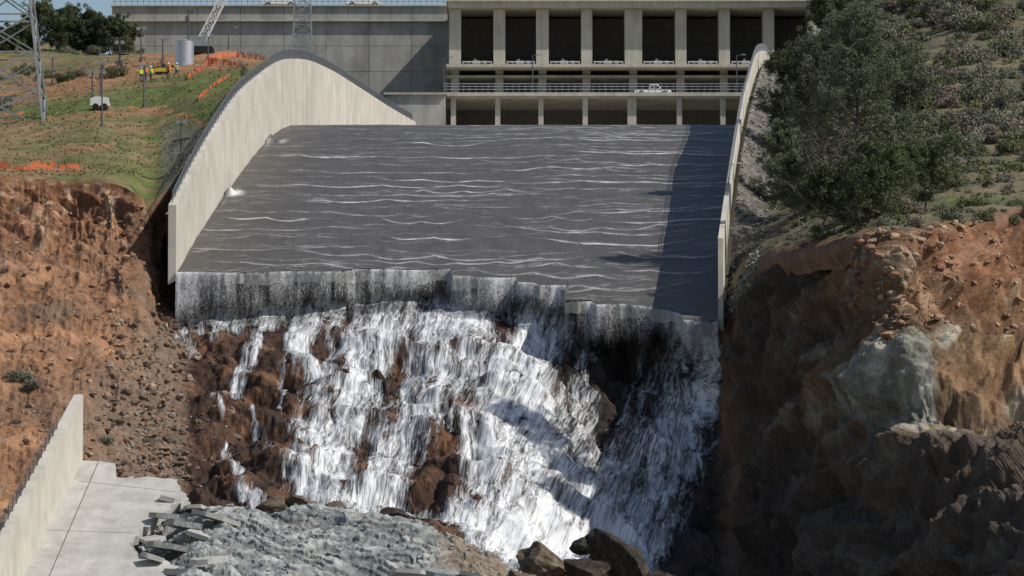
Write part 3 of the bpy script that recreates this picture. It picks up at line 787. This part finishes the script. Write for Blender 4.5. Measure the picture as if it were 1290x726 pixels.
for (a,b) in piers:
    c_=(a+b)/2; mb=MB(); bx(mb,c_-5,c_+5,86.2,116,957.5,964,955); par(mb.obj('pier',M_damconc,gs),gs)
mb=MB(); bx(mb,558,1030,116.5,121,943,963,943); bx(mb,558,1030,121.2,123,943.6,962,943); par(mb.obj('bridge_deck',M_pier,gs),gs)
mb=MB(); 
for k in range(61):
    u_=560+k*7.8; bx(mb,u_,u_+.8,105.5,116.6,943.1,943.2)
for v_ in (105,108.5,112.2): bx(mb,559,1030,v_,v_+.9,943.0,943.3)
par(mb.obj('railing',M_steel,gs),gs)
for k,(a,b) in enumerate(piers[:-1]):
    c_=(a+b)/2-2; w_=3.2 if k!=4 else 5.5
    mb=MB(); bx(mb,c_-w_,c_+w_,123,230,944,947,944); par(mb.obj('column',M_pier,gs),gs)
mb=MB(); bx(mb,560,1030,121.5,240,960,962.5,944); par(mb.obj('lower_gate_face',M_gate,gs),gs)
for (a,b),(c_,d_) in zip(piers[:-1],piers[1:]):
    m_=(b+c_)/2
    mb=MB(); bx(mb,b+3,c_-3,77.5,78.5,955,955.1); 
    for q in range(6): 
        uu_=b+3+q*(c_-b-6)/5; bx(mb,uu_-.4,uu_+.4,77,82,955,955.1)
    par(mb.obj('platform_railing',M_white,gs),gs)
    mb=MB(); bx(mb,m_-6,m_+4,76,82,956.5,958,956); mb.cyl(PV(m_+7,79,957),PV(m_+12,79,957),.32,None,10); bx(mb,m_-4,m_-1,73.5,76,956.8,957.6,956)
    par(mb.obj('gate_hoist',M_white,gs),gs)
# ------------------------------------------------------------------ pickups
def pickup(name,loc,label,mat):
    e=empty(name,loc,label,'pickup truck','vehicles on the dam')
    mb=MB().prism([(-2.75,.45),(-2.75,1.0),(-.45,1.02),(1.0,1.05),(2.55,.98),(2.75,.8),(2.75,.45)],'y',-.95,.95); o=mb.obj('body',mat,e)
    bv=o.modifiers.new('b','BEVEL'); bv.width=.06; bv.segments=2
    mb=MB().prism([(-.55,1.03),(-.45,1.72),(.75,1.75),(1.35,1.04)],'y',-.85,.85); o=mb.obj('cabin',mat,e); bv=o.modifiers.new('b','BEVEL'); bv.width=.06
    for y in (-.86,.86):
        MB().prism([(-.35,1.12),(-.3,1.6),(.15,1.62),(.15,1.12)],'y',y-.01,y+.01).obj('window',M_glass,e)
        MB().prism([(.25,1.12),(.25,1.62),(.68,1.63),(1.1,1.12)],'y',y-.01,y+.01).obj('window',M_glass,e)
    for x in (-1.75,1.75):
        for y in (-.85,.85):
            w=MB().cyl((x,y-.13,.4),(x,y+.13,.4),.4,None,18).obj('wheel',M_black,e)
            MB().cyl((x,y-.14,.4),(x,y+.14,.4),.22,None,12).obj('rim',M_steel,w)
    for y in (-.7,.7): MB().box((2.7,y-.15,.75),(2.78,y+.15,.92)).obj('headlight',M_glass,e)
    return e
pickup('pickup_truck',(float(P(822,115,950)[0]),948.5,float(zv(116.5,943))+.02),'white pickup truck parked on the bridge deck',M_white)
for k,u_ in enumerate((352,458,655)):
    pickup('pickup_truck',(float(P(u_,6,979)[0]),979.5,float(zv(6.5,976))+.02 if u_<560 else float(zv(2.2,955))+.02),'white pickup truck parked on top of the dam',M_white)
# ------------------------------------------------------------------ lamp posts
def lamp(u_,v_,d,h):
    x,y,z=P(u_,v_,d); e=empty('street_lamp',(x,y,z),'slender grey lamp post with short arm','street lamp','lamp posts on the dam')
    MB().cyl((0,0,0),(0,0,h),.11,.06,8).cyl((0,0,0),(0,0,.5),.18,.16,8).obj('pole',M_steeld,e)
    MB().cyl((0,0,h),(.9,0,h+.15),.05,None,6).obj('arm',M_steeld,e); MB().box((.75,-.14,h+.06),(1.35,.14,h+.22)).obj('lamp_head',M_steel,e)
lamp(559,117,944,5.2); lamp(671,117,944,5.6); lamp(928,117,944,5.6); lamp(288,62,960,3.2)
# ------------------------------------------------------------------ ground sampling
def ground(posg,Ug,Vg,u_,v_):
    dd=(Ug-u_)**2+(Vg-v_)**2
    if posg is ph: dd=dd.copy(); dd[int(NR2*.745):]=1e9; dd[:int(NR2*.12)]=1e9
    i=np.argmin(dd); return Vector(posg.reshape(-1,3)[i])
g1=ground(ph,Uh,Vh,4,154)
base_=g1+Vector((0,0,-1)); e=MB((base_.x,base_.y,base_.z))
H=26.
e.lattice(base_,base_+Vector((0,0,H)),9.8,3.6,6,.2)
for k in (-1,1):
    for hz in (16,20,24): e.cyl(base_+Vector((0,0,hz)),base_+Vector((k*6,0,hz+.3)),.14,None,4); e.cyl(base_+Vector((0,0,hz+1.4)),base_+Vector((k*6,0,hz+.3)),.1,None,4)
e.obj('transmission_tower',M_tower,label='tall grey steel lattice power tower standing on the hill',category='power tower')
b0=PV(381,61,900)-Vector((0,0,4)); e=MB(tuple(b0)); e.lattice(b0,b0+Vector((0,0,16)),3.0,1.9,11,.1); e.obj('lattice_mast',M_steel,label='grey steel lattice mast in front of the dam wall',category='mast')
cb=ground(ph,Uh,Vh,250,70); e=empty('crawler_crane',cb,'crane with pale lattice boom raised on the hill','crane')
MB().lattice((0,0,1.0),(4.0,0,9.0),1.0,.8,9,.08).obj('boom',M_white,e)
MB().prism([(-1.8,.9),(-1.8,2.0),(-.6,2.2),(.9,2.1),(1.1,.9)],'y',-1,1).obj('cabin',M_steel,e)
for y in (-1.1,1.1):
    MB().prism([(-1.9,0.25),(-1.6,0),(1.6,0),(1.9,.25),(1.9,.6),(1.6,.85),(-1.6,.85),(-1.9,.6)],'y',y-.3,y+.3).obj('track',M_black,e)
ex=ground(ph,Uh,Vh,203,92); e=empty('excavator',ex,'small yellow excavator parked on bare orange soil','excavator'); e.scale=(.62,.62,.62)
MB().prism([(-1.2,.6),(-1.2,1.3),(-.2,1.4),(.9,1.3),(.9,.6)],'y',-.7,.7).obj('body',M_yellow,e)
MB().prism([(-.1,1.4),(0,2.2),(.7,2.2),(.85,1.35)],'y',-.65,0).obj('cab',M_glass,e)
MB().cyl((.8,.3,1.2),(2.2,.3,2.4),.13,.1,6).cyl((2.2,.3,2.4),(2.9,.3,1.2),.1,.08,6).obj('arm',M_yellow,e)
MB().prism([(2.6,.6),(2.7,1.2),(3.1,1.2),(3.2,.7),(2.9,.5)],'y',0,.6).obj('bucket',M_steeld,e)
for y in (-.7,.7): MB().prism([(-1.3,.15),(-1.1,0),(1.,0),(1.2,.15),(1.2,.4),(1.,.55),(-1.1,.55),(-1.3,.4)],'y',y-.2,y+.2).obj('track',M_black,e)
tk=ground(ph,Uh,Vh,232,83); e=empty('storage_tank',tk,'silver cylindrical metal tank with pipe mast on top','tank')
MB().cyl((0,0,-.3),(0,0,2.9),1.15,None,28).obj('tank_body',M_silver,e)
MB().cyl((0,0,2.9),(0,0,3.2),1.18,.25,28).obj('tank_lid',M_silver,e)
mb=MB(); mb.cyl((.5,0,3.0),(.5,0,6.8),.1,None,6); mb.box((.1,-.15,5.3),(.55,.15,6.0)); mb.cyl((.1,0,6.5),(.9,0,6.5),.06,None,5); mb.box((.75,-.1,6.2),(1.05,.1,6.8)); mb.obj('antenna_mast',M_steeld,e)
def mast(u_,v_,h,kind):
    g0=ground(ph,Uh,Vh,u_,v_); e=empty('instrument_mast',g0,{'t':'trailer mounted lighting mast standing on grass','s':'thin pole with camera and solar panel','p':'plain dark pole with small camera head'}[kind],'mast')
    MB().cyl((0,0,0),(0,0,h),.1,.08,6).obj('pole',M_steeld,e)
    for k in (-1,1): MB().box((k*.35-.22,-.15,h-.1),(k*.35+.22,.15,h+.3)).obj('lamp_head',M_steel,e)
    if kind=='t':
        MB().prism([(-1.1,.45),(-1.1,1.3),(-.5,1.5),(.9,1.4),(1.1,.45)],'y',-.6,.6).obj('trailer_body',M_white,e)
        for x in (-.5,.5): MB().cyl((x,-.75,.35),(x,-.6,.35),.35,None,14).obj('wheel',M_black,e)
    elif kind=='s':
        MB().prism([(-.9,h*.55),(.9,h*.55+.3),(.9,h*.55+.38),(-.9,h*.55+.08)],'y',-.5,.5).obj('solar_panel',M_glass,e)
        for a in range(3): MB().cyl((0,0,1),(math.cos(a*2.1)*.9,math.sin(a*2.1)*.9,0),.04,None,5).obj('leg',M_steeld,e)
        MB().box((-.35,-.25,.4),(.35,.25,1.1)).obj('battery_box',M_steeld,e)
    else:
        for a in range(3): MB().cyl((0,0,.8),(math.cos(a*2.1)*.7,math.sin(a*2.1)*.7,0),.04,None,5).obj('leg',M_steeld,e)
mast(128,160,7.2,'p'); mast(126,140,4.2,'t'); mast(181,138,4.8,'p'); mast(228,210,4.4,'s'); mast(116,128,3.2,'p'); mast(178,80,4.,'p'); mast(205,80,3.,'p'); mast(66,108,3.4,'p'); mast(150,86,3.2,'s'); mast(262,78,3.,'p')
def fence(pts,label,h=1.1):
    g0=[ground(ph,Uh,Vh,a,b) for a,b in pts]; e=empty('safety_fence',g0[0],label,'fence','orange safety fences'); o=g0[0]
    v=[];pp=[]
    for a,b in zip(g0[:-1],g0[1:]):
        n=max(2,int((b-a).length/1.0))
        pp+=[a.lerp(b,k/n) for k in range(n)]
    pp.append(g0[-1])
    for k,p in enumerate(pp):
        sag=random.uniform(-.55,.0)*h; v+=[tuple(p-o+Vector((0,random.uniform(-.1,.1),.1+random.uniform(-.1,.15)))),tuple(p-o+Vector((0,random.uniform(-.1,.1),h+sag)))]
    n=len(pp); f=[(2*k,2*k+2,2*k+3,2*k+1) for k in range(n-1)]
    mk('net',v,f,M_orange,e)
    for k in range(0,n,3): p=pp[k]-o; MB().cyl(p,p+Vector((0,0,h+.15)),.035,None,5).obj('post',M_steeld,e)
fence([(-20,212),(30,214),(100,211)],'orange plastic safety fence at the bank edge',1.)
fence([(236,100),(250,90),(262,82),(300,82),(312,94)],'orange plastic safety fence around the work area',1.)
fence([(262,74),(300,70),(335,74)],'orange plastic safety fence near the crane',1.)
fence([(-10,150),(30,143)],'orange plastic safety fence by the power tower',.8)
fence([(250,128),(268,112),(290,100)],'orange plastic safety fence down the grassy slope',.8)
# ------------------------------------------------------------------ people
M_person=NT('worker_body')
t_=M_person; sx=t_.n.new('ShaderNodeSeparateXYZ'); t_.l.new(t_.tc.outputs['Object'],sx.inputs[0]); zz=t_.math('MULTIPLY',sx.outputs[2],.5)
M_person=t_.done(t_.ramp(zz,[(.0,(.03,.02,.015)),(.06,(.04,.05,.09)),(.47,(.05,.06,.11)),(.49,(.15,.16,.18)),(.735,(.16,.17,.19)),(.75,(.45,.26,.18))]),.8)
def person(g0,pose,yaw,vest,label):
    J=[(0,0,.95),(0,0,1.2),(0,.0,1.42),(0,-.01,1.52),(0,-.03,1.64),(0,-.03,1.74),
       (.19,0,1.41),(.24,-.03 if pose!=1 else -.2,1.13),(.25,-.12 if pose!=1 else -.42,.9 if pose!=1 else 1.2),(.25,-.16 if pose!=1 else -.5,.82 if pose!=1 else 1.22),
       (-.19,0,1.41),(-.25,-.02,1.13),(-.24,-.14 if pose!=2 else .1,.9),(-.24,-.2 if pose!=2 else .08,.82),
       (.1,0,.9),(.12,-.04 if pose!=2 else -.22,.5),(.13,.02 if pose!=2 else -.2,.09),(.13,-.14 if pose!=2 else -.36,.04),
       (-.1,0,.9),(-.13,-.03 if pose!=2 else .12,.5),(-.15,.03 if pose!=2 else .36,.1),(-.15,-.13 if pose!=2 else .22,.04)]
    E=[(0,1),(1,2),(2,3),(3,4),(4,5),(2,6),(6,7),(7,8),(8,9),(2,10),(10,11),(11,12),(12,13),(0,14),(14,15),(15,16),(16,17),(0,18),(18,19),(19,20),(20,21)]
    R=[.15,.15,.16,.06,.10,.07,.07,.05,.035,.04,.07,.05,.035,.04,.09,.065,.045,.04,.09,.065,.045,.04]
    me=bpy.data.meshes.new('body'); me.from_pydata(J,E,[]); tmp=bpy.data.objects.new('tmp',me); col.objects.link(tmp)
    md=tmp.modifiers.new('s','SKIN'); sv=me.skin_vertices[0].data
    for k,r in enumerate(R): sv[k].radius=(r,r*.8 if k<3 else r)
    sv[0].use_root=True
    ss=tmp.modifiers.new('ss','SUBSURF'); ss.levels=1
    dg=bpy.context.evaluated_depsgraph_get(); nm=bpy.data.meshes.new_from_object(tmp.evaluated_get(dg)); bpy.data.objects.remove(tmp)
    e=empty('person',g0,label,'person','workers on the hill'); e.rotation_euler=(0,0,yaw)
    nm.materials.clear(); nm.materials.append(M_person); ob=bpy.data.objects.new('body',nm); ob.parent=e; col.objects.link(ob)
    nm.polygons.foreach_set('use_smooth',[True]*len(nm.polygons))
    mb=MB(); 
    mb.prism([(-.2,.98),(-.24,1.2),(-.25,1.4),(-.12,1.47),(.12,1.47),(.25,1.4),(.24,1.2),(.2,.98)],'y',-.17,.17); mb.obj('vest',vest,e)
    mb=MB(); mb.cyl((0,-.03,1.71),(0,-.03,1.78),.145,.13,14); mb.cyl((0,-.03,1.78),(0,-.03,1.84),.13,.06,14); mb.cyl((0,-.06,1.70),(0,-.06,1.715),.17,.17,14); mb.obj('hard_hat',M_white,e)
PP=[(178,101,0,.3),(184,98,1,1.2),(190,99,0,-1),(212,96,1,-.5),(222,99,2,1.5)]
LB={0:'worker in yellow vest and white helmet standing still',1:'worker in orange vest and white helmet reaching forward',2:'worker in yellow vest and white helmet walking'}
for k,(u_,v_,ps,yw) in enumerate(PP):
    person(ground(ph,Uh,Vh,u_,v_),ps,yw,M_hivo if ps==1 else M_hivis,LB[ps])
# ------------------------------------------------------------------ vegetation
def m_leaf(name,a,b,c):
    t=NT(name); oi=t.n.new('ShaderNodeObjectInfo'); n=t.noise(.9,3,.6); r=t.ramp(n,[(.3,a),(.5,b),(.75,c)])
    r=t.mix(1.,r,t.ramp(oi.outputs['Random'],[(0.,.7),(1.,1.35)]),'MULTIPLY')
    return t.done(r,.8,None,0,.15)
M_pine=m_leaf('pine_foliage',(.068,.08,.046),(.108,.122,.072),(.15,.165,.105))
M_oak=m_leaf('dark_oak_foliage',(.05,.063,.03),(.082,.097,.045),(.12,.14,.068))
M_bush=[m_leaf('grey_green_scrub',(.135,.14,.10),(.205,.205,.15),(.275,.265,.20)),m_leaf('olive_scrub',(.09,.10,.052),(.14,.15,.075),(.19,.20,.105)),m_leaf('brown_scrub',(.15,.125,.10),(.215,.18,.145),(.28,.24,.195))]
M_bark=m_rock('bark',(.10,.08,.065),(.18,.15,.12),(.26,.22,.19))
def leaves(centers,rad,n,size,rg,flat=.7,wid=.45):
    c=np.repeat(centers,n,0); r=np.repeat(rad,n)
    d=rg.normal(0,1,(len(c),3)); d/=np.linalg.norm(d,axis=1,keepdims=True)
    p=c+d*(r*rg.random(len(c))**.45)[:,None]*np.array([1,1,flat])
    a=rg.normal(0,1,(len(c),3)); a/=np.linalg.norm(a,axis=1,keepdims=True); b=np.cross(a,rg.normal(0,1,(len(c),3))); b/=np.linalg.norm(b,axis=1,keepdims=True)
    s_=size*rg.uniform(.6,1.4,(len(c),1))
    v=np.stack([p-a*s_,p+b*s_*wid,p+a*s_,p-b*s_*wid],1).reshape(-1,3)
    return v,np.arange(len(v)).reshape(-1,4)
def tree(name,loc,H,R,seed,leafmat,label,category='tree',density=1.,nl=60,lo=.15,conic=.5,leaf=.17,lean=0,nlf=70,wid=.3):
    rg=np.random.default_rng(seed); e=empty(name,loc,label,category)
    mb=MB(); pts=[Vector((lean*(k/8)**1.5*H+rg.normal(0,.015)*H,rg.normal(0,.01)*H,H*k/8)) for k in range(9)]; pts[0]=Vector((0,0,-.6))
    for k in range(8): mb.cyl(pts[k],pts[k+1],.022*H*.5*(1-k/8.5)+.03,.022*H*.5*(1-(k+1)/8.5)+.03,8,False)
    cen=[];rad=[]
    for k in range(nl):
        t=lo+(1-lo)*rg.random()**.9; 
        j=min(int(t*8),7); b=pts[j].lerp(pts[j+1],t*8-j)
        env=R*((1-t)**conic)*min(1,(t-lo+.16)*4.5)*rg.uniform(.5,1.25)
        az=rg.uniform(0,6.283); up=rg.uniform(.2,1.1) if t>.2 else rg.uniform(0,.4)
        tip=b+Vector((math.cos(az)*env,math.sin(az)*env,up*env)); mid=b.lerp(tip,.5)+Vector((0,0,-rg.uniform(0,.15)*env))
        r0=.008*H*(1-t)+.03
        mb.cyl(b,mid,r0,r0*.7,5,False); mb.cyl(mid,tip,r0*.7,.02,5,False)
        for q in range(6):
            f_=rg.uniform(.35,1.1); c_=b.lerp(tip,f_)+Vector(rg.normal(0,.11*R,3)*[1,1,.8])
            mb.cyl(b.lerp(tip,max(0,f_-.2)),c_,.03,.012,3,False)
            if rg.random()<density: cen.append(c_); rad.append(rg.uniform(.06,.13)*R+.15)
    mb.obj('trunk',M_bark,e)
    if cen:
        v,f=leaves(np.array([tuple(q) for q in cen]),np.array(rad),nlf,leaf,rg,.95,wid)
        mk('crown',v,f,leafmat,e)
    return e
def rg_(u_,v_): return ground(pr,Ur,Vr,u_,v_)
pk=dict(leaf=.15,nlf=72,wid=.24)
tree('pine_tree',rg_(1080,285),20.5,5.2,1,M_pine,'tall grey-green pine tree with open crown above cliff',nl=108,lo=.02,conic=.45,density=.82,**pk)
tree('pine_tree',rg_(1030,255),16,4.5,2,M_pine,'grey-green pine tree beside the gravel strip',nl=80,lo=.02,conic=.45,density=.82,lean=-.06,**pk)
tree('pine_tree',rg_(1130,240),14,4.4,3,M_pine,'rounded grey-green pine tree on the slope',nl=78,lo=.02,conic=.42,density=.8,lean=.05,**pk)
tree('pine_tree',rg_(995,195),10.5,3.4,4,M_oak,'small dense pine tree near the chute wall',nl=60,lo=.02,conic=.42,density=.85,**pk)
tree('pine_tree',rg_(1055,150),11,3.8,5,M_pine,'grey-green pine tree on upper slope',nl=62,lo=.02,conic=.42,density=.85,**pk)
tree('pine_tree',rg_(1010,120),7,3.0,32,M_oak,'dark young tree above the gravel strip',nl=50,lo=.02,conic=.42,density=.9,**pk)
tree('pine_tree',rg_(985,250),7.5,3.0,25,M_pine,'young pine beside the gravel strip',nl=50,lo=.02,conic=.42,density=.9,**pk)
tree('pine_tree',rg_(1005,285),7,3.2,26,M_pine,'spreading young pine on the cliff edge',nl=50,lo=.02,conic=.4,density=.9,**pk)
tree('oak_tree',rg_(1050,296),5.5,3.4,27,M_oak,'low leafy tree hanging over the cliff edge',nl=50,lo=.02,conic=.35,**pk)
tree('bare_tree',rg_(1040,300),9.5,4.4,6,M_pine,'leafless pale branching tree at the cliff edge',density=.08,nl=46,lo=.1,conic=.3)
tree('bare_tree',rg_(1078,295),8,3.6,16,M_pine,'leafless grey branching tree at the cliff edge',density=.15,nl=40,lo=.1,conic=.3)
tree('oak_tree',rg_(1115,285),6.5,3.8,8,M_oak,'low dark leafy tree on the cliff edge',nl=50,lo=.02,conic=.35,**pk)
tree('oak_tree',rg_(1165,264),6,3.6,18,M_oak,'low rounded leafy tree on the slope edge',nl=50,lo=.02,conic=.35,**pk)
tree('pine_tree',rg_(1045,90),9,3.5,9,M_oak,'dark tree beside the gate structure',nl=45,lo=.05,conic=.4)
tree('oak_tree',rg_(1085,100),6.5,3.0,19,M_oak,'dark rounded tree on the upper slope',nl=45,lo=.02,conic=.4,**pk)
lt=[(50,52,890,5.5,2.8),(85,50,900,4.6,2.8),(112,58,890,5.0,2.8),(138,66,880,5.2,2.8),(160,66,880,4.2,2.4),(70,56,880,4.4,2.6),(28,58,880,3.6,2.6),(98,60,885,4.4,2.6),(124,64,885,4.2,2.6),(8,62,880,3.,2.4)]
for k,(u_,v_,d_,H_,R_) in enumerate(lt):
    tree('oak_tree',PV(u_,v_+8,d_),H_,R_,30+k,M_oak,'dark rounded oak tree behind the grassy hill',nl=40,lo=.02,conic=.3,leaf=.15)
bm_=[];bl_=[]
for k in range(7):
    rg=np.random.default_rng(100+k); nc=20
    c_=rg.normal(0,1,(nc,3)); c_/=np.linalg.norm(c_,axis=1,keepdims=True); c_=c_*rg.uniform(.2,.75,(nc,1))*[1,1,.75]; c_[:,2]=np.abs(c_[:,2])+.12
    v,f=leaves(c_,rg.uniform(.18,.32,nc),95,.055,rg,.95,.35)
    me=rawmesh('bush',v,f); me.materials.append(M_bush[k%3]); bm_.append(me)
    v,f=leaves(c_,rg.uniform(.2,.34,nc),15,.12,rg,.9,.35); bl_.append(v)
def bush(loc,r,k,label,grp):
    ob=bpy.data.objects.new('bush',bm_[k]); ob.location=loc-Vector((0,0,.1*r)); ob.scale=(r,r,r*random.uniform(.8,1.15)); ob.rotation_euler=(0,0,random.uniform(0,6.28))
    ob["label"]=label; ob["category"]="bush"; ob["group"]=grp; col.objects.link(ob)
LBL=['dense grey-green scrub bush on the slope','olive green shrub on the slope','brownish twiggy shrub on the slope']
rngb=random.Random(5); n=0
def okb(u_,v_):
    if u_<1000+(v_<60)*50: return False
    if 1190<u_<1300 and 205<v_<232 and rngb.random()<.85: return False
    return True
while n<290:
    u_=rngb.uniform(975,1320); v_=rngb.uniform(-15,292)
    if not okb(u_,v_): continue
    k=rngb.randint(0,6); bush(rg_(u_,v_),rngb.uniform(1.7,3.7)*(1 if v_<235 else .55),k,LBL[k%3],'scrub bushes on the hillside'); n+=1
for mi,nn_ in ((0,450),(1,450)):
    SV=[]; n=0
    while n<nn_:
        i_=int(rngb.uniform(.11,.86)*NR3); j_=int(rngb.uniform(.2,.98)*NC3); g0=pr[i_,j_]; r=rngb.uniform(.4,1.4)*(1 if Vr[i_,j_]<240 else .5)
        SV.append(bl_[rngb.randint(0,6)]*r+g0); n+=1
    SV=np.concatenate(SV); mk('low_scrub',SV,np.arange(len(SV)).reshape(-1,4),M_bush[mi],label='low %s scrub covering the hillside'%('grey-green','olive')[mi],category='scrub',kind='stuff')
for k in range(46):
    u_=rngb.uniform(-30,160); v_=rngb.uniform(62,106)-.1*max(0,u_-40)
    kk=rngb.randint(0,6); bush(ground(ph,Uh,Vh,u_,v_) if v_>92 else PV(u_,v_+6,870),rngb.uniform(1.0,2.6),kk,LBL[kk%3],'scrub bushes behind the hill')
for (u_,v_,r) in ((28,492,2.0),(40,500,1.6),(15,485,1.4),(20,540,.9),(130,570,1.3),(5,350,.9),(8,130,2.0),(0,140,2.),(1268,430,1.3),(1275,330,1.),(1200,690,.5)):
    src=(pos,U,Vv) if v_>230 else (ph,Uh,Vh)
    bush(ground(*src,u_,v_),r,random.choice((0,2,3,5)),'dry grey shrub growing on the bare bank','shrubs on the eroded bank')
idx=np.argwhere((Vh<222)&(Vh>75)&(np.arange(NR2)[:,None]>NR2*.13)&(np.arange(NR2)[:,None]<NR2*.7)); pk_=idx[rng.integers(0,len(idx),5000)]
pp=ph[pk_[:,0],pk_[:,1]]
a=rng.uniform(0,6.28,len(pp)); w_=rng.uniform(.08,.2,len(pp)); h_=rng.uniform(.08,.28,len(pp))
dx=np.stack([np.cos(a)*w_,np.sin(a)*w_,0*a],-1); up=np.stack([rng.normal(0,.1,len(pp)),0*a,h_],-1)
tv=np.stack([pp-dx,pp+dx,pp+up],1).reshape(-1,3)
mk('grass_tufts',tv,np.arange(len(tv)).reshape(-1,3),m_leaf('dry_grass',(.12,.135,.05),(.18,.175,.07),(.25,.22,.12)),label='short green and dry grass on the hill',category='grass',kind='stuff')
# ------------------------------------------------------------------ light, world, camera
sd=Vector((.655,-.24,.715)).normalized()
L=bpy.data.lights.new('sun','SUN'); L.energy=4.0; L.angle=math.radians(.5); L.color=(1,.955,.88)
lo_=bpy.data.objects.new('sun',L); lo_.rotation_euler=sd.to_track_quat('Z','Y').to_euler(); lo_.location=(200,200,300); col.objects.link(lo_)
w=bpy.data.worlds.new("World"); sc.world=w; w.use_nodes=True
sk=w.node_tree.nodes.new('ShaderNodeTexSky'); sk.sky_type='NISHITA'; sk.sun_disc=False
sk.sun_elevation=math.asin(sd.z); sk.sun_rotation=math.atan2(sd.x,sd.y)
bg=w.node_tree.nodes['Background']; w.node_tree.links.new(sk.outputs[0],bg.inputs[0]); bg.inputs[1].default_value=.09
cd=bpy.data.cameras.new('camera'); cd.sensor_width=36; cd.lens=F/1290*36; cd.clip_start=1; cd.clip_end=20000
co=bpy.data.objects.new('camera',cd); co.location=(0,0,0); co.rotation_euler=(math.pi/2+TH,0,0); col.objects.link(co); sc.camera=co
sc.view_settings.view_transform='Standard'; sc.view_settings.look='None'; sc.view_settings.exposure=0
